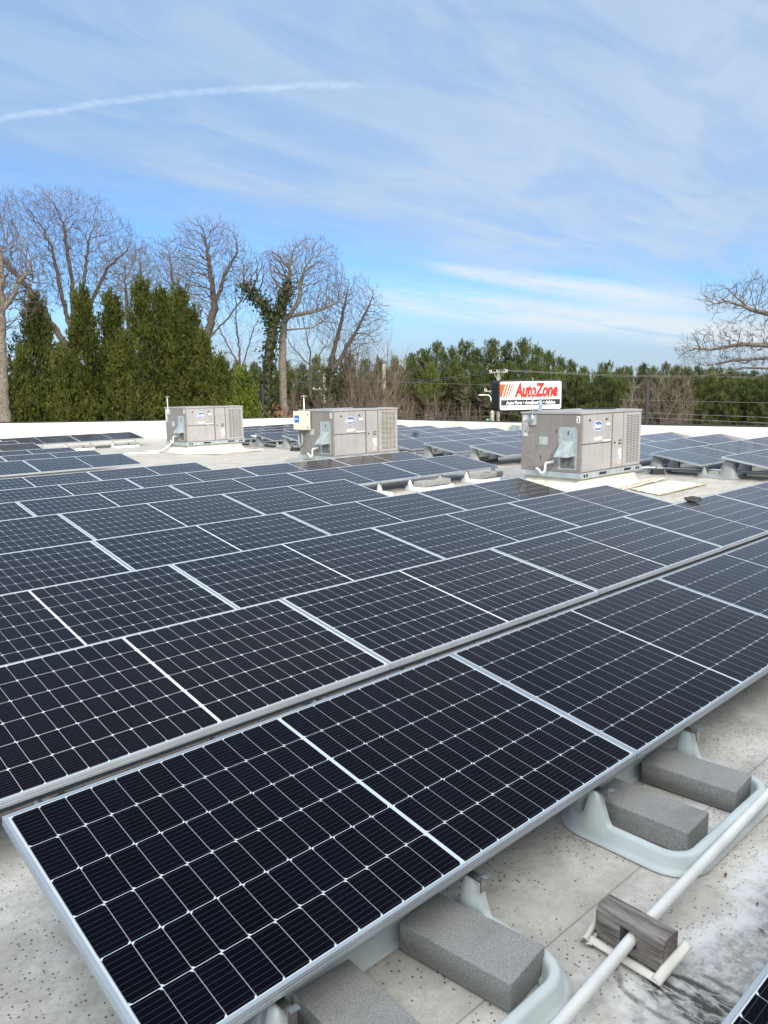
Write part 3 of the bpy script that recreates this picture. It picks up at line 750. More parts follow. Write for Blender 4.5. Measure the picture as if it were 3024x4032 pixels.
# black bundles left on panels
def bundle(name, label, loc, rz, s=1.0):
    t = thing(name, label, 'cable bundle', loc, rz)
    mb = MB()
    for k, (yy, zz_, L) in enumerate(((-.07, .012, .20), (-.035, .02, .23), (0, .045, .25), (.03, .08, .26), (.06, .11, .25))):
        rr = random.Random(k); pts = [(-L + 2 * L * i / 7, yy + rr.uniform(-.008, .008), zz_ + .018 * math.sin(i * 1.1 + k)) for i in range(8)]
        mb.tube([(p[0] * s, p[1] * s, p[2] * s) for p in pts], [.02 * s, .027 * s, .03 * s, .028 * s, .03 * s, .027 * s, .026 * s, .018 * s], 8)
    mb.build('sleeve', M['glove'], t, smooth=True)
bundle('cable_bundle', 'black folded bundle lying on a panel of the second full row', (8.36, 3.88, .412), math.radians(-48), .36)
bundle('cable_bundle', 'small black bundle lying on a panel in the far right array', (15.72, 15.55, .40), math.radians(-40), .38)


# ------------------------------------------------------------------ rooftop air-conditioning units
UL, UW, UH = 1.87, 1.17, 1.07
def screws(mb, pts, face, r=.011):
    for a, b in pts:
        if face == 'x': mb.box(-.008, -.0005, a - r, a + r, b - r, b + r)
        else: mb.box(a - r, a + r, -.008, -.0005, b - r, b + r)
def make_unit(label, loc, number, louvre, extras=()):
    t = thing('air_conditioner', label, 'air conditioner', loc)
    b = MB(); b.box(0, UL, 0, UW, .095, UH - .035); b.build('cabinet', M['unit'], t, bevel=.006)
    lid = MB(); lid.box(-.015, UL + .015, -.015, UW + .015, UH - .034, UH - .004); lid.box(.06, UL - .06, .06, UW - .06, UH - .004, UH + .004)
    lo = lid.build('lid', M['unit_sunlit'], t, bevel=.004)
    fan = MB(); fan.lathe([(.30, 0), (.30, .012), (.285, .016), (.27, .012), (.27, .002)], 24, (UL - .42, UW * .5, UH + .004)); fan.build('fan_guard', M['dark'], t)
    r = MB(); r.box(-.03, UL + .02, -.03, UW + .02, 0, .092); ro = r.build('base_rail', M['galv'], t, bevel=.004)
    h = MB()
    for x in (.075, .15, UL - .16, UL - .09): h.add([(x + .028 * math.cos(a * math.pi / 6), -.0315, .046 + .030 * math.sin(a * math.pi / 6)) for a in range(12)], [list(range(12))])
    for x in (.52, 1.30): h.box(x, x + .22, -.0325, -.031, .03, .075)
    h.build('rail_opening', M['dark'], ro)
    # front (long) side
    d = MB(); d.box(.03, .90, -.010, -.001, .56, UH - .05); d.box(.045, .885, -.0125, -.010, .575, UH - .065); up = d.build('access_panel', M['unit_sunlit'], t)
    d = MB(); d.box(.03, .90, -.006, -.001, .11, .545); d.box(.055, .875, -.008, -.006, .135, .52); d.build('access_panel', M['unit_sunlit'], t)
    d = MB(); d.box(.93, 1.26, -.012, -.001, .11, UH - .05); d.box(.95, 1.24, -.0145, -.012, .13, UH - .07); dp = d.build('door_panel', M['unit_sunlit'], t)
    d = MB(); d.box(1.28, UL - .005, -.008, -.001, .11, UH - .05); lp = d.build('coil_panel', M['unit_sunlit'], t)
    s = MB()
    for x in (.90, 1.265): s.box(x, x + .014, -.004, -.0012, .10, UH - .04)
    s.box(.03, .90, -.005, -.0012, .547, .558); s.build('seam', M['dark'], t)
    n = MB()
    for c_ in range(4):
        x0 = 1.385 + c_ * .108
        for k in range(30):
            z = .165 + k * .0275; n.box(x0, x0 + .088, -.0105, -.0082, z, z + .0105)
    n.build('louvre_slots', M['slot'], lp)
    if louvre:
        n = MB()
        for c_ in range(4):
            x0 = 1.385 + c_ * .108
            for k in range(8):
                z = .165 + k * .109; n.box(x0 - .002, x0 + .090, -.0125, -.0110, z + .082, z + .088); n.box(x0 - .002, x0 + .090, -.0125, -.0110, z + .064, z + .068); n.box(x0 - .004, x0 - .001, -.0125, -.0110, z, z + .109)
        n.build('moire_bar', M['ylw'], lp)  # yellow bars imitate moire fringes on the louvres, not real slats
    k = MB()
    for x, z in ((.22, UH - .135), (.72, UH - .135)): k.lathe([(.022, 0), (.022, .006), (.012, .010)], 10, (0, 0, 0)) if 0 else k.tube([(x, -.0125, z), (x, -.030, z)], [.020, .012], 10)
    k.tube([(.985, -.0145, .53), (.985, -.032, .53)], [.018, .012], 10); k.build('latch', M['black'], t)
    # oval badge
    e = MB(); cx, cz = .47, .835
    def oval(rx, rz, y, mi): e.add([(cx + rx * math.cos(a * math.pi / 18), y, cz + rz * math.sin(a * math.pi / 18)) for a in range(36)], [list(range(36))], mi)
    oval(.150, .080, -.0135, 0); oval(.142, .073, -.0143, 1); oval(.134, .066, -.0150, 0) if 0 else None
    text_on(e, 'Carrier', .1, (cx, -.0148, cz), (1, 0, 0), (0, 0, 1), 0, width=.225, height=.070, shear=.28, bold=.006, depth=.0006)
    e.build('badge', [M['white'], M['blue']], t)
    l = MB(); l.box(.715, .835, -.0145, -.0128, .835, .875); l.box(.64, .86, -.0145, -.0128, .575, .595); l.build('label', M['white'], up)
    l = MB(); l.box(.36, .60, -.0145, -.0128, .60, .66); l.build('rating_plate', M['paper'], up); l = MB(); l.box(1.10, 1.215, -.0165, -.0148, .25, .42); l.build('rating_plate', M['paper'], dp)
    l = MB(); l.box(1.105, 1.215, -.0165, -.0148, .545, .575); l.box(1.105, 1.215, -.0165, -.0148, .49, .525); l.build('label', M['galvd'], dp)
    l = MB(); l.box(1.10, 1.20, -.0165, -.0148, .15, .245 - .02); l.build('label', M['rust'], dp)
    # end (short) side
    gpl = MB(); gpl.box(-.008, -.001, .07, .42, .14, .83); gp = gpl.build('vent_panel', M['galv'], t)
    hd = MB(); y0, y1, zt, zb, dp_ = .12, .36, .60, .365, .20
    hd.add([(-.009, y0, zt), (-.009, y1, zt), (-dp_, y1 + .02, zb), (-dp_, y0, zb), (-.009, y0, zb), (-.009, y1 + .02, zb), (-dp_, y1 + .02, zb - .012), (-dp_, y0, zb - .012)],
           [(0, 1, 2, 3), (0, 3, 7, 4), (1, 5, 6, 2), (3, 2, 6, 7)])
    ho = hd.build('vent_hood', M['galv'], t); sdm = ho.modifiers.new('thick', 'SOLIDIFY'); sdm.thickness = .004
    gr = MB(); gr.box(-.0105, -.0085, .11, .38, .16, .36); gr.build('vent_screen', M['galvd'], gp)
    sl2 = MB(); sl2.box(-.0105, -.0085, .225, .245, .70, .77); sl2.build('slot', M['dark'], gp)
    ap = MB(); ap.box(-.006, -.001, .54, 1.02, .13, .50); apo = ap.build('access_panel', M['unit'], t, bevel=.003)
    sl2 = MB(); sl2.box(-.0085, -.0062, .76, .775, .28, .35); sl2.build('slot', M['dark'], apo)
    sc = MB()
    screws(sc, [(.56 + .11 * i, .145) for i in range(5)] + [(.56, .26), (.56, .38), (1.0, .26), (1.0, .38), (.60, .49), (.85, .49)], 'x', .008)
    screws(sc, [(.09, .20), (.09, .45), (.09, .66), (.09, .81), (.40, .20), (.40, .5), (.40, .66), (.40, .81), (.46, .25), (.46, .42), (.46, .76)], 'x', .008)
    screws(sc, [(.013, .3), (.013, .55), (.013, .82), (.885, .3), (.885, .5), (.92, .75)], 'y', .007)
    sc.build('screw', M['dark'], t)
    p = MB(); p.box(-.004, -.001, .63, .80, .53, .66); p.build('rating_plate', M['plate'], t)
    nb = MB(); nb.box(-.004, -.001, .025, .085, UH - .17, UH - .065, 0)
    text_on(nb, number, .1, (-.0046, .055, UH - .118), (0, -1, 0), (0, 0, 1), 1, height=.082, width=.036 if number != '1' else .018, bold=.004, depth=.0008)
    nb.build('number_plate', [M['white'], M['black']], t)
    if 'box' not in extras:
        p = MB(); p.box(-.004, -.001, 1.03, 1.145, .66, UH - .06); p.build('data_sheet', M['paper'], t)
        p = MB(); p.box(-.03, -.001, .86, .97, UH - .22, UH - .06); p.build('bracket', M['plate'], t)
    # sensor mast
    ms = MB(); my = .93; ms.tube([(-.03, my, UH - .20), (-.03, my, UH + .285)], .012, 10); ms.tube([(-.03, my, UH - .16), (-.03, my, UH - .05)], .022, 10); ms.build('mast', M['pvc'] if number != '2' else M['emt'], t, smooth=True)
    ms = MB(); ms.box(-.085, .025, my - .045, my + .045, UH + .28, UH + .295); ms.tube([(-.03, my, UH + .285), (-.03, my, UH + .31)], .02, 10); ms.build('sensor_head', M['grey'], t)
    if number == '2':
        ms = MB(); ms.tube([(-.03, my, UH + .29), (-.03, my, UH + .56)], .006, 6); ms.build('aerial', M['emt'], t)
        ws = MB()
        for k in range(5):
            rr = random.Random(k + 5); q0 = Vector((-.035, my - .02 + .02 * k, UH - .10)); ws.tube(curve_pts([q0, q0 + Vector((-.02, .06 + .02 * k, -.08)), q0 + Vector((-.02, .10 - .03 * k, -.17)), q0 + Vector((-.01, .02 + .03 * k, -.22))], 4, .04), .006, 5)
        ws.build('wiring', M['grey'], t)
    # condensate trap
    tr = MB(); ty = .52; tr.tube(curve_pts([(-.002, ty, .255), (-.07, ty, .25), (-.085, ty + .09, .24), (-.085, ty + .10, .10), (-.085, ty + .17, .05), (-.085, ty + .22, .12), (-.085, ty + .28, .135)], 5, .04), .019, 10)
    tr.tube([(-.003, ty, .255), (-.03, ty, .253)], .026, 10); tr.build('condensate_trap', M['pvc'], t, smooth=True)
    if 'box' in extras:
        eb = MB(); eb.box(-.20, -.03, .72, 1.11, .645, UH - .03); ebo = eb.build('control_box', M['cream'], t, bevel=.008)
        e2 = MB(); e2.box(-.2035, -.2005, .90, 1.06, UH - .27, UH - .12, 0); text_on(e2, 'MODULE', .03, (-.204, .975, UH - .185), (0, -1, 0), (0, 0, 1), 1, width=.11) if 0 else None
        e2.box(-.2045, -.2036, .93, 1.04, UH - .205, UH - .185, 1); e2.build('sticker', [M['bluel'], M['white']], ebo)
        e2 = MB()
        for z in (.70, UH - .09): e2.tube([(-.115, .718, z), (-.115, .695, z)], .022, 10)
        e2.build('hasp', M['grey'], ebo)
        e2 = MB(); e2.tube(curve_pts([(-.07, .98, .65), (-.07, .98, .34), (-.07, 1.06, .28), (-.06, 1.12, .34), (-.05, 1.12, .56), (-.01, 1.12, .60)], 6, .09), .021, 10); e2.build('flexible_conduit', M['grey'], t, smooth=True)
    return t
M['slot'] = pmat('louvre_shadow', (0.045, 0.042, 0.04), 0.6, 0, .1)
M['ylw'] = pmat('moire_bar', (0.42, 0.36, 0.14), 0.5)
M['galvd'] = pmat('dark_plate', (0.13, 0.14, 0.14), 0.5, 0.2, 0.3, 12)
M['plate'] = pmat('silver_plate', (0.45, 0.50, 0.47), 0.35, 0.4, 0.1, 12)
UNITS = [('weathered air conditioner at the right, numbered 2, with the pylon sign behind it', (10.62, 6.80), '2', False, ()),
         ('middle air conditioner numbered 3, with a cream control box on its end', (10.16, 12.48), '3', True, ('box',)),
         ('leftmost and farthest air conditioner, standing before the cypress trees', (10.56, 19.45), '1', False, ())]
UZ = .225
for lab, (ux, uy), num, lou, ex in UNITS:
    make_unit(lab, (ux, uy, UZ + .004), num, lou, ex)
    nm = {'2': 'right', '3': 'middle', '1': 'far left'}[num]
    cb = thing('roof_curb', 'white membrane curb with flared skirt under the %s air conditioner' % nm, 'roof curb', (ux, uy, 0))
    mb = MB(); rows = []; rr = random.Random(int(num) * 7)
    def peri(o, z, wob):
        pts = []; x0, x1, y0, y1 = .05 - o, UL - .05 + o, .05 - o, UW - .05 + o
        for a, b_ in (((x0, y0), (x1, y0)), ((x1, y0), (x1, y1)), ((x1, y1), (x0, y1)), ((x0, y1), (x0, y0))):
            for i in range(14):
                q = i / 14; w = rr.uniform(-wob, wob); pts.append((a[0] + (b_[0] - a[0]) * q + w, a[1] + (b_[1] - a[1]) * q + w, z + abs(w) * .15))
        return pts
    rows = [peri(0, UZ, 0), peri(.012, .12, .006), peri(.05, .045, .014), peri(.13, .016, .02), peri(.24, .006, .035)]
    n = len(rows[0])
    for r_i in range(4):
        for k in range(n): mb.f.append([(r_i + 1) * n + k, (r_i + 1) * n + (k + 1) % n, r_i * n + (k + 1) % n, r_i * n + k]); mb.mi.append(0)
    mb.v = [p for r_ in rows for p in r_]; mb.f.append(list(range(n))); mb.mi.append(0)
    mb.build('skirt', M['mem'], cb, smooth=True)
# bottle on the right unit
bt = thing('water_bottle', 'clear plastic water bottle standing on top of the right air conditioner', 'bottle', (10.66, 7.62, UZ + UH + .01))
gl = bpy.data.materials.new('clear_plastic'); gl.use_nodes = True; gb = gl.node_tree.nodes['Principled BSDF']; gb.inputs['Base Color'].default_value = (.75, .86, .95, 1); gb.inputs['Roughness'].default_value = .08; gb.inputs['Transmission Weight'].default_value = .85; gb.inputs['IOR'].default_value = 1.2
mb = MB(); mb.lathe([(.030, 0), (.034, .008), (.034, .075), (.031, .085), (.034, .095), (.034, .15), (.028, .18), (.014, .205), (.013, .222)], 16); mb.build('bottle_body', gl, bt, smooth=True)
mb = MB(); mb.lathe([(.0148, .218), (.0148, .236)], 12); mb.build('cap', M['white'], bt)
mb = MB(); mb.lathe([(.0345, .098), (.0345, .148)], 16); mb.build('bottle_label', pmat('bottle_label', (.25, .38, .60), .4), bt)

# loose membrane sheets beside the units
def mat_sheet(name, label, corners, z, seed, n=10, edge=None):
    rr = random.Random(seed); a, b, c_, d = [Vector((x, y, 0)) for x, y in corners]; mb = MB(); vs = []
    for i in range(n + 1):
        for j in range(n + 1):
            s, t_ = i / n, j / n; p = (a * (1 - s) + b * s) * (1 - t_) + (d * (1 - s) + c_ * s) * t_
            e = min(s, 1 - s, t_, 1 - t_)
            vs.append((p.x, p.y, z + rr.uniform(0, .007) + .012 * math.exp(-e * 18) * rr.random()))
    fs = [(i * (n + 1) + j, (i + 1) * (n + 1) + j, (i + 1) * (n + 1) + j + 1, i * (n + 1) + j + 1) for i in range(n) for j in range(n)]
    mb.add(vs, fs); t = thing(name, label, 'membrane sheet', (0, 0, 0)); o = mb.build('sheet', M['mem'], t, smooth=True)
    s = o.modifiers.new('thick', 'SOLIDIFY'); s.thickness = .005
    if edge:
        eb = MB(); eb.tube([Vector((*edge[0], z + .012)), (Vector((*edge[0], z + .016)) + Vector((*edge[1], z + .016))) / 2, Vector((*edge[1], z + .016))], [.009, .011, .014], 8)
        eb.build('rolled_edge', M['tanedge'], t)
    return t
mat_sheet('membrane_sheet', 'loose cream membrane sheet on the roof before the right air conditioner', [(11.15, 5.72), (12.80, 5.74), (13.05, 6.52), (11.5, 6.42)], .010, 3, edge=((11.1, 5.70), (12.85, 5.74)))
mat_sheet('membrane_sheet', 'cream membrane strip with a yellow edge along the right unit curb', [(11.0, 6.42), (13.1, 6.60), (13.3, 6.90), (11.1, 6.72)], .018, 4, edge=((11.2, 6.50), (13.1, 6.72)))
mat_sheet('membrane_sheet', 'cream membrane sheet on the roof before the far left air conditioner', [(10.9, 18.45), (12.5, 18.5), (12.9, 19.2), (10.7, 19.15)], .010, 5, edge=((11.0, 18.5), (12.45, 18.52)))
mat_sheet('membrane_sheet', 'small cream membrane sheet behind the middle air conditioner base', [(9.9, 13.3), (10.6, 13.2), (10.6, 14.0), (9.9, 14.0)], .008, 6)

# pipes and conduit along the right array
def pipe_thing(name, label, pts, r, mat, cat='pipe', rc=.06):
    mb = MB(); mb.tube(curve_pts(pts, 6, rc), r, 12); return tag(mb.build(name, mat, smooth=True), label, cat)
pipe_thing('pipe', 'white pipe on the roof along the nearest rows of the right array', [(13.2, 8.6, .045), (14.2, 7.45, .045), (14.35, 6.0, .045), (14.6, 4.2, .045)], .03, M['pvc'])
pipe_thing('conduit', 'blue grey metal conduit raised on a black rubber block', [(12.4, 8.3, .35), (12.7, 8.2, .125), (13.88, 7.22, .125), (14.2, 6.2, .115), (14.45, 4.3, .11)], .022, M['emt'], 'conduit')
pipe_thing('conduit', 'short metal conduit rising to the panels above the black rubber block', [(13.8, 7.6, .10), (14.05, 7.28, .14), (14.35, 7.2, .30)], .016, M['emt'], 'conduit')
pipe_thing('pipe', 'white pipe on the roof between the far left and middle air conditioners', [(13.25, 22.4, .06), (13.6, 21.3, .06), (13.65, 18.75, .06), (13.5, 17.2, .06)], .04, M['pvc'])
pipe_thing('pipe', 'white elbow pipe riser turning towards the far left air conditioner', [(13.62, 20.3, .04), (13.62, 20.3, .27), (13.62, 20.8, .28), (13.4, 21.6, .24)], .035, M['pvc'])
pipe_thing('pipe', 'short white pipe lying on the roof left of the far left unit', [(9.30, 20.73, .03), (10.08, 20.21, .03)], .025, M['pvc'])
pipe_thing('pipe', 'white drain pipe from the far left unit down its curb', [(10.52, 20.25, .30), (10.40, 20.35, .14), (10.30, 20.5, .06), (10.02, 20.75, .05)], .022, M['pvc'])
pipe_thing('conduit', 'thin conduit on the roof behind the middle air conditioner', [(13.1, 17.75, .17), (13.3, 16.6, .13), (13.1, 14.2, .12), (12.6, 13.4, .12)], .02, M['emt'], 'conduit')
def rubber_block(label, loc, rz):
    t = thing('pipe_support', label, 'pipe support', loc, rz)
    b = MB(); b.add([(-.13, -.085, 0), (.13, -.085, 0), (.13, .085, 0), (-.13, .085, 0), (-.10, -.055, .10), (.10, -.055, .10), (.10, .055, .10), (-.10, .055, .10)],
                    [(0, 3, 2, 1), (4, 5, 6, 7), (0, 1, 5, 4), (1, 2, 6, 5), (2, 3, 7, 6), (3, 0, 4, 7)]); b.build('rubber_foot', M['rubber'], t, bevel=.006)
    b = MB(); b.box(-.11, .11, -.02, .02, .10, .104); b.box(-.02, .02, -.03, .03, .104, .15); b.build('strut', M['emt'], t)
rubber_block('black rubber pipe support under the conduit right of the right unit', (13.86, 7.16, .004), math.radians(-50))
rubber_block('black rubber pipe support at the left corner of the middle unit', (13.03, 17.74, .004), math.radians(-75))
ps = thing('pipe_support', 'white and maroon pipe support on crumpled membrane by the right array', 'pipe support', (14.13, 6.07, .004), math.radians(-75))
b = MB(); b.box(-.07, .07, -.04, .04, 0.01, .10); b.build('block', M['brown_red'], ps, bevel=.006)
b = MB(); b.add([(-.16, -.14, .0), (-.05, -.16, .05), (.06, -.15, .01), (.17, -.10, .04), (.18, .08, .01), (.02, .1, .03), (-.17, .1, .01)], [(0, 1, 6), (1, 5, 6), (1, 2, 5), (2, 3, 5), (3, 4, 5)])
o = b.build('membrane_pad', M['pvc'], ps); s = o.modifiers.new('thick', 'SOLIDIFY'); s.thickness = .012

# ------------------------------------------------------------------ pylon sign
def pylon():
    c = at(2090, 1557, 40.0); los = math.atan2(c.x, c.y)
    t = thing('pylon_sign', 'black framed white store sign with red italic name and stripes, on a pole', 'sign', (c.x, c.y, GZ), -los + math.radians(24))
    z0 = c.z - GZ; Wd, Hh, Dp, R = 3.50, 1.56, 1.0, .16
    def rrect(w, h, r, n=6):
        o = []
        for cx, cz, a0 in ((w / 2 - r, h / 2 - r, 0), (-w / 2 + r, h / 2 - r, 90), (-w / 2 + r, -h / 2 + r, 180), (w / 2 - r, -h / 2 + r, 270)):
            for i in range(n + 1):
                a = math.radians(a0 + 90 * i / n); o.append((cx + r * math.cos(a), cz + r * math.sin(a)))
        return o
    fn = lambda a, b, d: (a, d, z0 + b)
    mb = MB(); mb.prism(rrect(Wd, Hh, R), fn, Dp, 0.0); cab = mb.build('cabinet', M['black'], t, bevel=.03)
    fw, fh = Wd - .16, Hh - .16
    mb = MB(); mb.prism(rrect(fw, fh, .10), fn, .0, -.012); fc = mb.build('sign_face', M['signwhite'], t)
    y = -.0125
    L = lambda u_, v_: (u_ * fw, v_ * fh)          # face fractions, 0 = centre
    st = MB(); x = -.497
    for w_, gpp in ((.032, .014), (.030, .014), (.027, .014), (.018, .014), (.012, .013), (.008, .012), (.005, .011), (.003, .01)):
        a0, b0 = L(x, .03); sl_ = .055 * fw; w = w_ * fw; zt = z0 + .42 * fh; zb = z0 - .035 * fh
        q = [(max(a0 - .02, -fw / 2), y, zb), (max(a0 + w - .02, -fw / 2), y, zb), (a0 + w + sl_, y, zt), (a0 + sl_ if x > -.49 else -fw / 2, y, zt)]
        st.add(q + [(p[0], y - .006, p[2]) for p in q], [(4, 5, 6, 7), (0, 4, 7, 3), (1, 2, 6, 5), (3, 7, 6, 2), (0, 1, 5, 4)], 0 if w_ > .02 else 1)
        x += w_ + gpp
    st.build('stripes', [M['orange'], M['red']], fc)
    nm = MB()
    wd_, hg = .715 * fw, .52 * fh; o0 = Vector((.085 * fw, y, z0 + .195 * fh))
    text_on(nm, 'AutoZone', 1.0, o0 + Vector((.022, .0, -.028)), (1, 0, 0), (0, 0, 1), 1, width=wd_ * 1.02, height=hg * 1.04, shear=.22, bold=.062, depth=.003, spacing=.97)
    text_on(nm, 'AutoZone', 1.0, o0 + Vector((.012, -.0035, -.016)), (1, 0, 0), (0, 0, 1), 2, width=wd_ * 1.015, height=hg * 1.03, shear=.22, bold=.060, depth=.003, spacing=.97)
    text_on(nm, 'AutoZone', 1.0, o0 + Vector((0, -.0075, 0)), (1, 0, 0), (0, 0, 1), 0, width=wd_, height=hg, shear=.22, bold=.052, depth=.003, spacing=.97)
    text_on(nm, '®', .1, (.466 * fw, y, z0 + .33 * fh), (1, 0, 0), (0, 0, 1), 0, width=.08, depth=.003)
    nm.box(-.5 * fw, -.23 * fw, y - .004, y, z0 - .075 * fh, z0 - .062 * fh, 1)
    nm.build('lettering', [M['red'], M['black'], M['signwhite']], fc)
    br = MB(); br.box(-.482 * fw, .482 * fw, y - .006, y, z0 - .345 * fh, z0 - .145 * fh); br.build('black_band', M['black'], fc)
    tx = MB(); text_on(tx, 'Auto Parts • Accessories • Advice', .2, (0.0, y - .0075, z0 - .248 * fh), (1, 0, 0), (0, 0, 1), 0, width=.80 * fw, height=.125 * fh, bold=.006, depth=.002, spacing=1.0)
    tx.build('lettering', M['signwhite'], fc)
    mb = MB(); mb.tube([(.75, Dp / 2, 0), (.75, Dp / 2, z0 - Hh / 2 + .05)], .22, 16); mb.build('pole', M['black'], t)
pylon()

# ------------------------------------------------------------------ posts, poles, wires, street lamp, house
def light_post(label, u, D, vtop, w):
    p = ground(u, D, GZ); top = at(u, vtop, D).z - GZ
    t = thing('light_pole', label, 'light pole', p, -math.atan2(p.x, p.y) + .3)
    m = MB(); m.box(-w / 2, w / 2, -w / 2, w / 2, .3, top); m.build('shaft', M['black'], t)
    m = MB(); m.box(-.25, .25, -.25, .25, 0, .3); m.build('footing', M['grey'], t)
    m = MB(); m.box(-w / 2 - .01, w / 2 + .01, -w / 2 - .01, w / 2 + .01, top, top + .03); m.build('cap', M['black'], t)
    return t
light_post('black square light pole rising beside the right air conditioner', 2550, 36.0, 1498, .125)
light_post('black square light pole between the cypress trees and the middle unit', 1031, 40.0, 1514, .125)


def utility_pole(label, u, D, vtop, r, arms=()):
    p = ground(u, D, GZ); top = at(u, vtop, D).z - GZ
    t = thing('utility_pole', label, 'utility pole', p, -math.atan2(p.x, p.y))
    m = MB(); m.tube([(0, 0, 0), (0, 0, top * .6), (0, 0, top)], [r * 1.25, r * 1.1, r], 10); m.build('shaft', M['pole'], t, smooth=True)
    for dz, hw, yaw, x0 in arms:
        ca, sa = math.cos(yaw), math.sin(yaw)
        m = MB(); m.bar((x0 - hw * ca, -r - hw * sa * -1 - .06, top - dz + .0), (x0 + hw * ca, -r - .06 - hw * sa, top - dz), .10, .12)
        for s in (-1, 1): m.bar((x0 + s * hw * .5 * ca, -r - .06, top - dz - .03), (0, -r * .5, top - dz - .75), .04, .04)
        ao = m.build('crossarm', M['pole'], t)
        m = MB()
        for q in (-.95, -.8, -.15, .8, .95): m.lathe([(.03, 0), (.04, .04), (.022, .07), (.032, .11), (.015, .14)], 8, (x0 + q * hw * ca, -r - .06 - q * hw * sa, top - dz + .06))
        m.build('insulator', M['white'], ao)
    return t
utility_pole('wooden utility pole with crossarms just behind the store sign', 1962, 62.0, 1461, .13, ((.10, .75, .35, 0), (1.55, .75, .1, -.35)))
utility_pole('pale mottled utility pole with one crossarm left of the bare trees', 1279, 70.0, 1468, .15, ((1.45, .75, .2, -.35),))
utility_pole('tall thin utility pole above the middle air conditioner', 1513, 72.0, 1432, .16)


def street_lamp():
    p = ground(1938, 52.0, GZ); t = thing('street_lamp', 'street lamp with curved arm on a short grey pole left of the sign', 'street lamp', p, -math.atan2(p.x, p.y))
    h0 = at(1938, 1618, 52).z - GZ; ht = at(1893, 1557, 52).z - GZ
    m = MB(); m.tube([(0, 0, 0), (.02, 0, h0)], [.17, .13], 10); m.build('shaft', M['pole'], t, smooth=True)
    m = MB(); m.tube(curve_pts([(0, 0, h0 - .3), (.03, 0, h0 + .35), (-.15, 0, ht + .02), (-.60, 0, ht + .03)], 8, .45), .035, 8); m.build('arm', M['pvc'], t, smooth=True)
    m = MB(); m.lathe([(.02, -.02), (.10, -.015), (.13, .02), (.09, .07), (.02, .09)], 12, (0, 0, 0)); o = m.build('lamp_head', M['white'], t, smooth=True, loc=(-.70, 0, ht)); o.scale = (1.9, 1, .8)
street_lamp()
sg = thing('street_sign', 'small green street sign hanging left of the street lamp pole', 'street sign', ground(1921, 51.0, GZ), -math.atan2(ground(1921, 51.0, 0).x, ground(1921, 51.0, 0).y))
zt = at(1921, 1647, 51).z - GZ; zb = zt - .62
m = MB(); m.box(-.15, .15, -.02, .02, zb, zt); m.build('plate', M['green'], sg, bevel=.01)
m = MB()
for k, (w_, zz_) in enumerate(((.09, .51), (.17, .38), (.05, .16))): m.box(-w_ / 2, w_ / 2, -.024, -.021, zb + zz_, zb + zz_ + (.05 if k < 2 else .12))
m.build('legend', M['white'], sg)
m = MB(); m.tube([(.0, .03, 0), (0, .03, zt + .1)], .03, 8); m.build('post', M['grey'], sg)
m = MB(); m.box(-.36, .16, -.10, .12, zt + .02, zt + .16); m.box(-.40, -.2, -.08, .1, zt - .02, zt + .08); m.build('mounting_box', M['black'], sg, bevel=.03)


def wire(label, pts, r, mat, sag=.0):
    P = [at(u, v, D) for u, v, D in pts]; out_ = []
    for a, b in zip(P[:-1], P[1:]):
        for i in range(12):
            t = i / 12; q = a.lerp(b, t); q.z -= sag * 4 * t * (1 - t); out_.append(q)
    out_.append(P[-1]); mb = MB(); mb.tube(out_, r, 5)
    tag(mb.build('power_line', mat), label, 'power line', 'overhead power lines')
wire('topmost overhead wire running right from the utility pole behind the sign', [(1950, 1455, 62), (2400, 1476, 66), (3200, 1488, 70)], .011, M['wire2'])
wire('second overhead wire just below the topmost one right of the sign', [(1962, 1459, 62), (2400, 1481, 66), (3200, 1493, 70)], .011, M['wire2'])
wire('upper overhead wire running left from the pole behind the sign', [(1940, 1456, 62), (1510, 1494, 70), (1150, 1500, 85)], .011, M['wire2'], .3)
wire('middle overhead wire running left from the pole behind the sign', [(1945, 1463, 62), (1510, 1502, 70), (1150, 1510, 85)], .011, M['wire2'], .3)
wire('overhead wire crossing the pines at mid height left of the sign', [(1945, 1516, 61), (1400, 1500, 66)], .009, M['wire2'])
wire('thick dark cable low across the brush left of the street lamp', [(1930, 1618, 52), (1560, 1629, 54), (1200, 1622, 56)], .024, M['wire'])
wire('lowest thick dark cable above the parapet left of the street lamp', [(1925, 1642, 52), (1600, 1639, 54), (1200, 1634, 56)], .026, M['wire'])
wire('thin wire above the brush ending at the street lamp', [(1930, 1591, 52), (1560, 1586, 54), (1200, 1575, 56)], .009, M['wire'])
wire('thin wire crossing the pines right of the black pole, upper', [(2440, 1574, 55), (3200, 1590, 58)], .009, M['wire2'])
wire('thin wire crossing the pines right of the black pole, middle', [(2440, 1622, 55), (3200, 1650, 58)], .011, M['wire2'])
wire('thick cable low across the brush right of the black pole', [(2440, 1640, 50), (3200, 1674, 52)], .015, M['wire2'])
wire('dark cable running right from the street lamp under the sign', [(1935, 1620, 52), (2130, 1648, 52), (2700, 1668, 54)], .022, M['wire'])

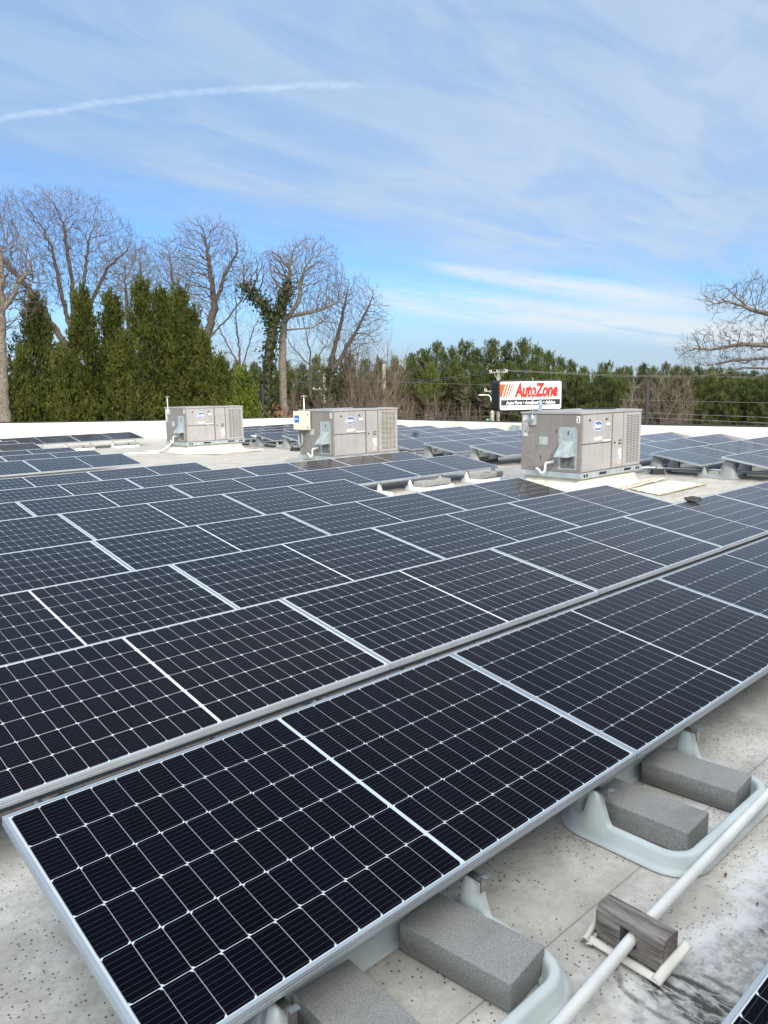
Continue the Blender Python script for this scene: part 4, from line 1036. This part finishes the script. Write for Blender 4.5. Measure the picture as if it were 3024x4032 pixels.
hs = thing('house', 'small pale house with a grey roof edge at the far left', 'house', ground(-10, 44.0, GZ), math.radians(-15))
hz = at(10, 1636, 44).z - GZ
m = MB(); m.box(-5, .55, 0, 6, 0, hz); m.build('wall', M['siding'], hs)
m = MB(); m.add([(-5.2, -.4, hz - .05), (.95, -.4, hz - .05), (.95, 6.4, hz - .05), (-5.2, 6.4, hz - .05), (-5.2, 3, hz + 1.6), (-.6, 3, hz + 1.6)], [(0, 1, 5, 4), (1, 2, 5), (2, 3, 4, 5), (3, 0, 4), (0, 3, 2, 1)]); m.build('roof', M['shingle'], hs)
m = MB(); m.box(-5.2, 1.0, -.5, -.4, hz - .12, hz + .02); m.build('gutter', M['white'], hs)
m = MB(); m.box(-.5, .2, -.03, -.002, hz - 1.2, hz - .3); m.build('window', M['galvd'], hs)


# ------------------------------------------------------------------ trees
def grow(rng, p, d, L, r, lev, maxlev, outs, spread=42, wob=.16, trop=.10, nb=(5, 5, 5, 4, 4), ratio=(.62, .6, .58, .55, .5), nseg=(7, 6, 5, 4, 3), tip=.45, start=.3):
    n = nseg[min(lev, len(nseg) - 1)]; pts = [p.copy()]; rad = [r]; d = d.normalized(); dirs = [d.copy()]
    for i in range(n):
        j = Vector((rng.gauss(0, wob), rng.gauss(0, wob), rng.gauss(0, wob * .7) + trop)); d = (d + j).normalized()
        pts.append(pts[-1] + d * (L / n)); rad.append(max(.0045, r * (1 - (1 - tip) * (i + 1) / n))); dirs.append(d.copy())
    outs.append((pts, rad, lev))
    if lev >= maxlev: return
    k = nb[min(lev, len(nb) - 1)]
    for i in range(k + (1 if lev > 0 else 0)):
        last = (i == k)
        t = 1.0 if last else start + (1 - start) * (i + rng.random() * .8) / k
        t = min(t, .995); f = t * n; a = int(f); q = pts[a].lerp(pts[min(a + 1, n)], f - a); dd = dirs[min(a + 1, n)]
        ax = dd.orthogonal(); ax.rotate(Matrix.Rotation(rng.random() * 6.283, 3, dd))
        ang = math.radians((12 if last else spread) + rng.gauss(0, 10)); nd = dd.copy(); nd.rotate(Matrix.Rotation(ang, 3, ax))
        rr = rad[min(a, n)] * (.75 if last else rng.uniform(.45, .68))
        ll = L * ratio[min(lev, len(ratio) - 1)] * rng.uniform(.75, 1.2) * (1.15 - .35 * t)
        grow(rng, q, nd, ll, max(rr, .005), lev + 1, maxlev, outs, spread, wob * 1.05, trop, nb, ratio, nseg, tip, .2)


def tubes_to(mb, outs, lo, hi):
    for pts, rad, lev in outs:
        if lo <= lev <= hi: mb.tube(pts, rad, 8 if lev == 0 else 6 if lev == 1 else 4 if lev == 2 else 3, cap=False)
def fit(outs, base, D, vtop=None, ul=None, ur=None, scale_r=True):
    """stretch a grown tree so its crown spans the wanted height and width in metres"""
    rx, ry = math.cos(math.atan2(base.x, base.y)), -math.sin(math.atan2(base.x, base.y))
    P = [p for o in outs for p in o[0]]
    kz = (at(project(EYE + Vector((base.x, base.y, 0)))[0], vtop, D).z - GZ) / max(p.z for p in P) if vtop else 1.0
    a = [p.x * rx + p.y * ry for p in P]
    u0 = project(at(1512, 1528, D)); ub = project(EYE + Vector((base.x, base.y, 0)))[0]
    m = D / FPX
    kp = (ur - ub) * m / max(max(a), .3) if ur is not None else 1.0
    kn = (ub - ul) * m / max(-min(a), .3) if ul is not None else 1.0
    for pts, rad, lev in outs:
        for p in pts:
            q = p.x * rx + p.y * ry; w = -p.x * ry + p.y * rx; f = min(1.0, p.z * kz / 4.0)
            k = kp if q > 0 else kn; k = 1 + (max(.35, min(2.2, k)) - 1) * f; w *= 1 + (max(.5, min(1.8, (kp + kn) / 2)) - 1) * f
            q *= k
            p.x = q * rx - w * ry; p.y = q * ry + w * rx; p.z *= kz
def bare_tree(label, u, D, stems, seed, maxlev=4, mats=('bark', 'twig'), group='bare winter trees', box=None, **kw):
    """stems: (offset to the right, start height, lean right, lean away, length, radius); box: (vtop, u left, u right)"""
    base = ground(u, D, GZ); t = thing('bare_tree', label, 'tree', base, 0, group)
    rng = random.Random(seed); outs = []
    rx, ry = math.cos(math.atan2(base.x, base.y)), -math.sin(math.atan2(base.x, base.y))     # image-right direction on the ground
    for dx, z0, lean, ly, L, r in stems:
        d = Vector((rx * lean - ry * ly, ry * lean + rx * ly, 1.0))
        grow(rng, Vector((rx * dx, ry * dx, z0)), d, L, r, 0, maxlev, outs, **kw)
    if box: fit(outs, base, D, *box)
    a = MB(); tubes_to(a, outs, 0, 1); a.build('trunk', M[mats[0]], t, smooth=True)
    b = MB(); tubes_to(b, outs, 2, 9); b.build('crown', M[mats[1]], t)
    return t, outs


def leaf_quads(mb, c, d, n, L, w, rng, spread=.9):
    for _ in range(n):
        q = (d + Vector((rng.gauss(0, spread), rng.gauss(0, spread), rng.gauss(0, spread)))).normalized(); s = q.orthogonal(); s.rotate(Matrix.Rotation(rng.random() * 6.28, 3, q)); l = L * rng.uniform(.6, 1.3); ww = w * rng.uniform(.6, 1.3)
        mb.add([c - s * ww * .3, c + q * l * .55 - s * ww, c + q * l, c + q * l * .5 + s * ww], [(0, 1, 2, 3)])


def cypress(label, u, D, vtop, hw, seed, mat='cypress', n=3600, vdark=None):
    base = ground(u, D, GZ); H = at(u, vtop, D).z - GZ - .25
    t = thing('cypress_tree', label, 'cypress tree', base, 0, 'evergreen screen behind the back parapet')
    rng = random.Random(seed); tr = MB(); tr.tube([(0, 0, 0), (0, 0, H * .5), (0, 0, H * .93)], [.2, .12, .02], 7)
    fo = MB(); br = []
    nb = int(H * 15)
    for i in range(nb):
        z = .04 + .95 * (i + rng.random()) / nb; zz_ = z * H
        R = hw * 1.72 * min(1.0, (1.01 - z) * 1.28) ** 1.25 * (.72 + .28 * min(1, z * 5)) * rng.uniform(.55, 1.15) + .06
        a = i * 2.39996 + rng.gauss(0, .3); rise = R * rng.uniform(.35, .8)
        tip = Vector((math.cos(a) * R, math.sin(a) * R, zz_ + rise)); st = Vector((0, 0, zz_ - .1))
        br.append((st, tip)); tr.tube([st, st.lerp(tip, .55) - Vector((0, 0, .12)), tip], [.035, .02, .006], 3, cap=False)
    per = max(3, n // (nb * 5))
    for st, tip in br:
        dd = (tip - st).normalized()
        for k in range(per):
            f = .35 + .70 * rng.random() ** .7; c = st.lerp(tip, f) + Vector((rng.gauss(0, .16), rng.gauss(0, .16), rng.gauss(0, .12)))
            ax_ = (dd * .45 + Vector((rng.gauss(0, .22), rng.gauss(0, .22), 1.0))).normalized(); L_ = rng.uniform(.45, .95); w_ = rng.uniform(.07, .15)
            for j in range(30):
                q = rng.random(); p_ = c + ax_ * L_ * q + Vector((rng.gauss(0, w_), rng.gauss(0, w_), rng.gauss(0, w_ * .5))) * (1.05 - q)
                leaf_quads(fo, p_, ax_ + Vector((rng.gauss(0, .35), rng.gauss(0, .35), 0)), 1, .19, .023, rng, .25)
    tr.build('trunk', M['bark'], t); fo.build('crown', M[mat], t)
    return t
CY = [('leftmost cypress tree, conical, beside the thick bare trunk', 165, 44, 1190, 1.75, 11),
      ('cypress tree with a blunt top, second from the left in the screen', 352, 45, 1162, 1.65, 12),
      ('cypress tree with a thin top, between the blunt one and the tallest', 462, 46.5, 1178, 1.35, 13),
      ('tallest cypress tree in the middle of the screen', 583, 45, 1126, 1.75, 14),
      ('narrow cypress tree directly right of the tallest one', 662, 46.5, 1165, 1.25, 15),
      ('cypress tree with a sharp top, above the far left air conditioner', 722, 45, 1158, 1.6, 16),
      ('low rounded cypress at the right shoulder of the screen', 806, 44, 1330, 1.35, 17),
      ('lowest cypress at the right end of the dark screen', 868, 43, 1430, 1.1, 18),
      ('low cypress in front of the two leftmost ones', 255, 42, 1392, 1.3, 19), ('small cypress filling the foot of the tallest one', 500, 42.5, 1330, 1.5, 22),
      ('cypress shoulder between the sharp topped one and the low rounded one', 765, 45.5, 1240, 1.3, 23), ('low cypress at the left foot of the screen by the house', 95, 42.5, 1400, 1.0, 24)]
for lab, u, D, vt, hw, sd_ in CY: cypress(lab, u, D, vt, hw, sd_, n=6200 if vt < 1300 else 3600)
cypress('small bright green conical cypress standing alone right of the screen', 962, 38, 1488, .85, 21, 'cypress_b', 2600)

DENS = 8
def colonise(stems, crowns, rng, step=.27, infl=1.5, kill=.34, iters=150):
    """space colonisation: branches grow from the stems towards points scattered through the crown"""
    nodes = []; par = []
    for st in stems:
        st = [np.array(p, float) for p in st]; prev = -1
        if nodes:
            d = [np.linalg.norm(n - st[0]) for n in nodes]; prev = int(np.argmin(d))
        for p, q in zip(st[:-1], st[1:]):
            k = max(1, int(np.linalg.norm(q - p) / step))
            for i in range(k + 1 if prev == -1 else k):
                t = (i if prev == -1 and not nodes else i + 1) / k
                if t > 1: continue
                jit = np.array([rng.gauss(0, .035), rng.gauss(0, .035), 0])
                nodes.append(p + (q - p) * t + jit); par.append(prev); prev = len(nodes) - 1
    A = []
    for (cx, cy, cz, rx_, ry_, rz_, n) in crowns:
        c = 0
        while c < n:
            q = np.array([rng.uniform(-1, 1) for _ in range(3)]); r2 = (q ** 2).sum()
            if r2 < 1 and rng.random() < .35 + .65 * r2: A.append([cx + q[0] * rx_, cy + q[1] * ry_, cz + q[2] * rz_]); c += 1
    org = np.array([crowns[0][0], 0.0, crowns[0][2] - crowns[0][5] * 1.15]); A = np.array(A); N = np.array(nodes); alive = np.ones(len(A), bool); near = np.full(len(A), 1e9); ni = np.zeros(len(A), int); done = 0
    par = list(par)
    for it in range(iters):
        new_ = N[done:]
        if len(new_) == 0: break
        for c0 in range(0, len(new_), 400):
            blk = new_[c0:c0 + 400]; ai = np.where(alive)[0]; B_ = A[ai]
            d = (B_ ** 2).sum(1)[:, None] + (blk ** 2).sum(1)[None] - 2 * B_ @ blk.T; j = d.argmin(1); dm = np.sqrt(np.maximum(d[np.arange(len(ai)), j], 0))
            up_ = dm < near[ai]; near[ai[up_]] = dm[up_]; ni[ai[up_]] = done + c0 + j[up_]
        done = len(N); alive &= near > kill
        act = np.where(alive & (near < infl * (4.0 if it < 10 else 1.0)))[0]
        if len(act) == 0: break
        D_ = A[act] - N[ni[act]]; D_ /= np.linalg.norm(D_, axis=1)[:, None]
        acc = {}
        for k, i in enumerate(ni[act]): acc.setdefault(int(i), []).append(D_[k])
        add = []
        for i, ds in acc.items():
            v = np.sum(ds, axis=0); v = v / max(1e-6, np.linalg.norm(v)); rad_ = N[i] - org; rad_ = rad_ / max(1e-6, np.linalg.norm(rad_)); v = v + .5 * rad_ + np.array([rng.gauss(0, .42), rng.gauss(0, .42), rng.gauss(0, .36) + .08]); n_ = np.linalg.norm(v)
            if n_ < 1e-6: continue
            q = N[i] + v / n_ * step; add.append(q); par.append(i)
        N = np.vstack([N, np.array(add)])
        if len(N) > 22000: break
    n = len(N); ch = [[] for _ in range(n)]
    for i in range(n):
        if par[i] >= 0: ch[par[i]].append(i)
    w = np.zeros(n)
    for i in range(n - 1, -1, -1):
        if not ch[i]: w[i] = 1
        if par[i] >= 0: pass
    order = list(range(n)); depth = [0] * n
    def topo():
        st = [i for i in range(n) if par[i] < 0]; out_ = []
        while st:
            i = st.pop(); out_.append(i); st.extend(ch[i])
        return out_
    od = topo(); w[:] = 0
    for i in reversed(od):
        w[i] = sum(w[c] for c in ch[i]) if ch[i] else 1.0
    return N, par, ch, w, od


def tree_col(label, u, D, stems, crowns, seed, r0, mats=('bark', 'twig'), twigs=3, tl=.55, group='bare winter trees', **kw):
    """stems and crowns given as photo pixels seen at distance D, grown in the tree's own metres"""
    base = ground(u, D, GZ); t = thing('bare_tree', label, 'tree', base, 0, group); rng = random.Random(seed)
    az_ = math.atan2(base.x, base.y); R_ = Vector((math.cos(az_), -math.sin(az_), 0)); F_ = Vector((math.sin(az_), math.cos(az_), 0)); m = D / FPX * 1.03
    def loc(u_, v_, dp=0.0): return np.array([(u_ - u) * m, dp, at(u_, v_, D).z - GZ])
    S = [[loc(p[0], p[1], p[2] if len(p) > 2 else 0.0) for p in st] for st in stems]
    S[0][0][2] = 0.0
    C = []
    for (u0, u1, v0, v1, n) in crowns:
        a = loc((u0 + u1) / 2, v0); b = loc((u0 + u1) / 2, v1); hw = (u1 - u0) / 2 * m; C.append((a[0], 0.0, (a[2] + b[2]) / 2, hw, hw * .5, abs(a[2] - b[2]) / 2, n * DENS))
    N, par, ch, w, od = colonise(S, C, rng, **kw)
    wmax = max(w); rad = r0 * (w / wmax) ** .52; rad = np.maximum(rad, .0085)
    W_ = lambda p: R_ * float(p[0]) + F_ * float(p[1]) + Vector((0, 0, float(p[2])))
    tr, cr = MB(), MB(); seen = set()
    for i in od:
        if par[i] < 0: starts = [(None, i)]
        else:
            pc = ch[par[i]]; big = max(pc, key=lambda c: w[c]); starts = [(par[i], i)] if i != big else []
        for p0, i0 in starts:
            chain = ([p0] if p0 is not None else []) + [i0]; cur = i0
            while ch[cur]: cur = max(ch[cur], key=lambda c: w[c]); chain.append(cur)
            pts = [W_(N[k]) for k in chain]; rr_ = [float(rad[k]) for k in chain]
            if p0 is not None: rr_[0] = rr_[1]
            big_ = rr_[min(1, len(rr_) - 1)] > .05
            q = 3 if len(pts) > 3 else len(pts)
            (tr if big_ else cr).tube(pts, rr_, 7 if rr_[0] > .12 else 5 if big_ else 3, cap=False)
    for i in od:
        if rad[i] < .03 and par[i] >= 0:
            d0 = Vector(W_(N[i]) - W_(N[par[i]])).normalized() if (N[i] != N[par[i]]).any() else Vector((0, 0, 1))
            for k in range(twigs if not ch[i] else (1 if rng.random() < .45 else 0)):
                d = (d0 + Vector((0, 0, .25)) + Vector((rng.gauss(0, .45), rng.gauss(0, .45), rng.gauss(0, .4) + .15))).normalized(); p = W_(N[i]); L = tl * rng.uniform(.5, 1.3)
                e1 = p + d * L * .5; e2 = e1 + (d + Vector((rng.gauss(0, .35), rng.gauss(0, .35), rng.gauss(0, .3) + .1))).normalized() * L * .5
                cr.tube([p, e1, e2], [.008, .0065, .004], 3, cap=False)
    tr.build('trunk', M[mats[0]], t, smooth=True); cr.build('crown', M[mats[1]], t)
    return t, (N, rad, W_)


OAK = dict(spread=46, wob=.17, trop=.03)
tree_col('big bare oak with many stems rising behind the left cypress trees', 290, 58,
         [[(292, 1700), (300, 1330), (272, 1130), (255, 960)], [(300, 1330), (312, 1100), (300, 880)], [(298, 1400), (235, 1270), (160, 1110), (70, 980)], [(300, 1420, .5), (370, 1190, .8), (430, 1050, .6), (500, 985, .3)], [(300, 1330), (350, 1120, -1), (380, 930, -1)]],
         [(-60, 560, 765, 1230, 1500), (150, 450, 752, 900, 260)], 31, .36)
tree_col('thick pale bare trunk at the left edge of the photo', 14, 42, [[(14, 1700), (12, 1450), (30, 1200), (45, 1000)], [(12, 1380), (-60, 1200), (-90, 1050)], [(28, 1230), (90, 1120), (130, 1040)]],
         [(-170, 175, 850, 1330, 620)], 32, .30, ('bark_pale', 'twig'))
tree_col('slender bare tree with hazy twigs right of the big oak', 640, 66, [[(645, 1700), (680, 1350), (700, 1150), (690, 1000)], [(660, 1450), (610, 1250), (590, 1080)], [(690, 1300), (745, 1150), (770, 1050)]], [(520, 800, 935, 1330, 900)], 33, .22)
tree_col('tall bare tree with a forked leaning trunk at the right shoulder of the cypress screen', 820, 60, [[(815, 1700), (822, 1345), (858, 1200), (848, 1060), (835, 930)], [(822, 1345), (905, 1250), (965, 1165)], [(858, 1200), (900, 1080), (950, 990)]],
         [(680, 1005, 872, 1240, 950), (740, 960, 866, 980, 160)], 34, .30)
tree_col('hazy bare tree far behind the gap between the oak and the slender tree', 520, 74, [[(520, 1700), (525, 1350), (520, 1100)], [(525, 1400), (580, 1200)], [(525, 1400), (460, 1200)]], [(410, 660, 960, 1350, 700)], 39, .22)
tiv, (ivN, ivR, ivW) = tree_col('broken topped tree wrapped in dark ivy, left of the middle bare tree', 1045, 56, [[(1040, 1700), (1052, 1450), (1082, 1290), (1060, 1215), (985, 1128)], [(1082, 1290), (1125, 1180), (1158, 1070)]], [(960, 1200, 980, 1220, 230)], 35, .30)
def clad(tree, N, rad, W_, rmin, zmax, n, sp, seed):
    iv = MB(); ri = random.Random(seed)
    for i in range(len(N)):
        if rad[i] > rmin and N[i][2] < zmax:
            for k in range(n): leaf_quads(iv, W_(N[i]) + Vector((ri.gauss(0, sp), ri.gauss(0, sp), ri.gauss(0, sp))), Vector((ri.gauss(0, 1), ri.gauss(0, 1), -.2)), 3, .17, .065, ri)
    iv.build('ivy', M['ivy'], tree)
clad(tiv, ivN, ivR, ivW, .075, 14.5, 44, .27, 77)
for i, (u, D, vt, w_, lab) in enumerate(((590, 84, 985, 130, 'faint bare tree far behind the slender hazy one'), (735, 86, 1010, 120, 'faint bare tree far behind the forked leaning one'), (940, 82, 1050, 130, 'faint bare tree far behind the ivy wrapped one'), (1215, 84, 1130, 120, 'faint bare tree far behind the leaning ivy clad one'), (1480, 80, 1330, 110, 'faint bare tree behind the thin utility pole'))):
    tree_col(lab, u, D, [[(u, 1700), (u + 10, 1400), (u, vt + 200)], [(u + 4, 1480), (u + w_ * .5, vt + 240)], [(u + 4, 1440), (u - w_ * .5, vt + 230)]], [(u - w_, u + w_, vt, vt + 420, 330)], 200 + i, .16, twigs=2, tl=.7, step=.34, kill=.5, infl=2.0)
tree_col('tall spreading bare tree in the middle, right of the ivy covered one', 1112, 60, [[(1110, 1700), (1116, 1400), (1126, 1270), (1185, 1190), (1205, 1060)], [(1126, 1270), (1142, 1150), (1165, 1000)], [(1150, 1245), (1255, 1222), (1335, 1185)], [(1126, 1300), (1230, 1290), (1290, 1250)]],
         [(1060, 1368, 940, 1290, 1250), (1120, 1330, 936, 1050, 180)], 36, .30, ('bark_pale', 'twig'))
tl_, (ivN, ivR, ivW) = tree_col('bare tree leaning right with an ivy clad lower trunk', 1290, 63, [[(1288, 1700), (1308, 1420), (1342, 1290), (1372, 1150)], [(1320, 1450), (1420, 1270), (1470, 1160)]], [(1230, 1520, 1085, 1420, 900)], 37, .26)
clad(tl_, ivN, ivR, ivW, .10, 8.5, 42, .26, 78)
tree_col('bare oak whose long limbs reach in from the right edge', 3290, 46, [[(3290, 1700), (3280, 1450), (3270, 1150), (3260, 900)], [(3278, 1330), (3130, 1250), (3020, 1212), (2950, 1178), (2890, 1194)], [(3278, 1400), (3130, 1360), (3000, 1352), (2905, 1372), (2850, 1368)],
         [(3278, 1460), (3110, 1405), (2990, 1415), (2920, 1430)], [(3278, 1520), (3120, 1450), (3010, 1445), (2940, 1470), (2870, 1478)], [(3020, 1212), (2950, 1130)]],
         [(2850, 3300, 1085, 1235, 420), (2785, 3250, 1255, 1490, 760), (3100, 3500, 900, 1500, 200)], 41, .34, ('bark_pale', 'twig'), tl=.42, step=.25, kill=.36, infl=1.3)
tree_col('brown bushy bare tree just right of the black light pole', 2600, 60, [[(2600, 1760), (2605, 1640), (2590, 1560)], [(2602, 1700), (2650, 1590)], [(2602, 1700), (2545, 1590)], [(2602, 1720), (2680, 1620)]], [(2485, 2725, 1478, 1700, 1500)], 42, .16, ('twig_brown', 'twig_brown'), twigs=4, tl=.6)
bare_tree('fan shaped bare tree with straight fine branches above the middle unit', 1400, 66, [(0, 0, .18, 0, 6.5, .14), (.1, .5, .45, .1, 7.0, .12), (.2, .8, .75, 0, 7.2, .12), (-.2, 1, -.05, .1, 7.0, .12), (.3, 1.5, 1.0, 0, 6.5, .10)], 38, 3, ('twig_brown', 'twig_brown'), box=(1230, 1330, 1650), nb=(9, 6, 4), spread=22, wob=.05, trop=.03, ratio=(.62, .6, .5))
bare_tree('thin pale bare sapling among the pines left of the black light pole', 2478, 66, [(0, 0, 0, 0, 8.8, .10)], 43, 3, ('bark_pale', 'bark_pale'), box=(1440, 2440, 2515), nb=(10, 5, 3), spread=35, wob=.08, trop=.04, ratio=(.32, .5, .5))

# pines: five crowns reused
def pine_meshes(seed, H, hw, mat):
    rng = random.Random(seed); tr = MB(); fo = MB()
    tr.tube([(0, 0, 0), (rng.gauss(0, .1), 0, H * .5), (0, 0, H * .97)], [.20, .15, .03], 6)
    nb = int(H * 5.0)
    for i in range(nb):
        z = .16 + .84 * (i + rng.random()) / nb; R = hw * min(1.0, (1.02 - z) * 1.75) ** .8 * rng.uniform(.5, 1.12) + .15; a = i * 2.4 + rng.gauss(0, .4)
        st = Vector((0, 0, z * H - .25)); tip = Vector((math.cos(a) * R, math.sin(a) * R, z * H + R * rng.uniform(.05, .4)))
        tr.tube([st, st.lerp(tip, .5) - Vector((0, 0, .06)), tip], [.045, .03, .012], 3, cap=False)
        for k in range(6 + int(R * 4.2)):
            c = st.lerp(tip, .35 + .70 * rng.random() ** .8) + Vector((rng.gauss(0, .24), rng.gauss(0, .24), rng.gauss(0, .10)))
            ax_ = Vector((rng.gauss(0, .16), rng.gauss(0, .16), 1.0)).normalized(); L_ = rng.uniform(.40, .75)
            for j in range(24):
                q = rng.random(); leaf_quads(fo, c + ax_ * L_ * q, ax_ * (.35 + q) + Vector((rng.gauss(0, .55), rng.gauss(0, .55), .1)), 1, .33, .018, rng, .2)
    leaf_quads(fo, Vector((0, 0, H - .25)), Vector((0, 0, 1)), 22, .50, .035, rng, .28)
    return tr.mesh('trunk'), fo.mesh('crown')
PV = []
for sd_, H_, hw_, mt in ((51, 12.0, 2.7, 'pine'), (52, 11.5, 2.3, 'pine'), (53, 12.5, 3.0, 'pine'), (54, 10.5, 2.5, 'pine_y'), (55, 11.0, 2.9, 'pine')):
    a, b = pine_meshes(sd_, H_, hw_, mt); a.materials.append(M['bark']); b.materials.append(M[mt]); PV.append((a, b, H_))
def pine(u, D, vtop, var, label, rz):
    a, b, H = PV[var]; base = ground(u, D, GZ); h = at(u, vtop, D).z - GZ; s = h / H
    t = thing('pine_tree', label, 'pine tree', base, rz, 'pines beyond the parapet')
    for nm, me in (('trunk', a), ('crown', b)):
        o = bpy.data.objects.new(nm, me); COL.objects.link(o); o.parent = t
    t.scale = (max(s, .75), max(s, .75), s)
rp = random.Random(5)
TOPS = [(1622, 1418), (1672, 1392), (1722, 1365), (1775, 1388), (1833, 1366), (1880, 1392), (1936, 1356), (2000, 1366), (2060, 1356), (2112, 1390), (2160, 1402), (2205, 1425), (2246, 1434), (2300, 1462), (2384, 1446), (2440, 1466), (2470, 1458), (2530, 1448), (2575, 1462), (2618, 1450), (2660, 1456), (2700, 1460), (2745, 1458), (2790, 1470), (2815, 1464), (2870, 1466), (2920, 1480), (2965, 1476), (3030, 1482)]
for i, (u, v) in enumerate(TOPS):
    side = 'left of the sign' if u < 1940 else 'behind the sign and right unit' if u < 2400 else 'right of the sign'
    pine(u, 82 + rp.uniform(-3, 3), v, i % 5 if i % 5 != 3 else 0, 'tall green pine in the skyline row %s' % side, rp.random() * 6)
for i, (u, v, D) in enumerate([(1700, 1450, 74), (1790, 1440, 73), (1870, 1450, 74), (2010, 1440, 72), (2110, 1455, 71), (2200, 1470, 72), (2275, 1490, 70), (2370, 1480, 70), (2445, 1500, 69), (2740, 1500, 66), (2800, 1490, 66), (2860, 1500, 65), (2930, 1510, 66), (3000, 1500, 65), (3060, 1500, 64)]):
    side = 'left of the sign' if u < 1940 else 'around the sign and right unit' if u < 2460 else 'right of the brown bare tree'
    pine(u, D, v, (3, 0, 4, 1, 2)[i % 5], 'lower light green pine in front of the skyline row, %s' % side, rp.random() * 6)
for i, u in enumerate(range(880, 1640, 62)):
    pine(u, 100 + rp.uniform(-6, 6), rp.uniform(1405, 1450), (0, 3, 2, 4, 1)[i % 5], 'distant pine seen through the bare trees between cypresses and sign', rp.random() * 6)

for i, u in enumerate(range(860, 1680, 48)):
    pine(u, 92 + rp.uniform(-4, 4), rp.uniform(1452, 1500), (1, 3, 0, 2, 4)[i % 5], 'distant pine seen through the bare trees between cypresses and sign', rp.random() * 6)
for i, u in enumerate(range(1690, 3080, 60)):
    pine(u, 90 + rp.uniform(-3, 3), 1490 + rp.uniform(-12, 12), (1, 0, 2, 4)[i % 4], 'partly hidden pine filling the wood behind the skyline row', rp.random() * 6)
# rusty leaved shrub
sb = thing('leafy_shrub', 'rusty brown leaved shrub left of the middle air conditioner', 'shrub', ground(1115, 46, GZ)); rs = random.Random(61); st_, fo = MB(), MB()
hs_ = at(1115, 1560, 46).z - GZ
for i in range(46):
    a = rs.random() * 6.28; R = rs.uniform(.2, 1.5); z = hs_ * rs.uniform(.45, 1.0) * (1 - .25 * (R / 1.5) ** 2); tp = Vector((math.cos(a) * R, math.sin(a) * R, z)); st_.tube([(0, 0, .1), tp * .55, tp], [.05, .025, .008], 4, cap=False)
    for k in range(26): leaf_quads(fo, tp * rs.uniform(.65, 1.0) + Vector((rs.gauss(0, .2), rs.gauss(0, .2), rs.gauss(0, .22))), Vector((0, 0, -.3)), 3, .21, .085, rs, 1.0)
st_.build('stem', M['bark'], sb); fo.build('foliage', M['rustleaf'], sb)

# brush
for i, (u, D, vt, lab) in enumerate(((1160, 64, 1490, 'brown leafless brush behind the rusty shrub'), (1300, 58, 1455, 'tangled brown brush right of the mottled utility pole'), (1385, 62, 1440, 'dense brown brush above the middle unit'), (1470, 60, 1470, 'brown brush at the foot of the thin utility pole'),
                                     (1560, 62, 1480, 'brown brush just right of the thin utility pole'), (1640, 60, 1500, 'pale brown brush between thin pole and pines'), (1730, 64, 1525, 'low brown brush under the left pines'), (1830, 62, 1545, 'low brown brush left of the street lamp'), (985, 66, 1480, 'brown brush behind the small bright cypress'), (2480, 58, 1560, 'low brown brush behind the right unit'), (2690, 58, 1540, 'brown brush right of the bushy bare tree'))):
    base = ground(u, D, GZ); H = at(u, vt, D).z - GZ; t = thing('bare_shrub', lab, 'shrub', base, 0, 'leafless brush'); rg = random.Random(100 + i); outs = []
    for k in range(11):
        a = rg.random() * 6.28; ln = rg.uniform(.05, .55)
        grow(rg, Vector((math.cos(a) * rg.uniform(0, 1.2), math.sin(a) * rg.uniform(0, 1.2), 0)), Vector((math.cos(a) * ln, math.sin(a) * ln, 1)), H * rg.uniform(.6, .95), rg.uniform(.03, .06), 1, 3, outs, spread=30, wob=.12, trop=.05, nb=(7, 8, 5), ratio=(.5, .5, .5))
    fit(outs, base, D, vt, u - 95, u + 95)
    m = MB(); tubes_to(m, outs, 0, 1); m.build('stem', M['twig_brown'], t); m = MB(); tubes_to(m, outs, 2, 9); m.build('crown', M['twig_brown'], t)
# understory that reads as one mass
us = MB(); ru = random.Random(9)
for i in range(2600):
    u = ru.uniform(-60, 3120); D = ru.uniform(70, 79) if u > 900 else ru.uniform(50, 56); vt = 1580 + 40 * math.sin(u * .013) + 30 * math.sin(u * .041 + 1)
    b0 = ground(u, D, GZ); h = max(.5, (at(u, vt, D).z - GZ)) * ru.uniform(.3, 1.05); leaf_quads(us, b0 + Vector((0, 0, h)), Vector((0, 0, 1)), 7, .9, .16, ru, .8)
us.build('understory', M['brownleaf']); tag(COL.objects['understory'], 'mixed dry undergrowth below the distant trees', 'undergrowth', kind='stuff')
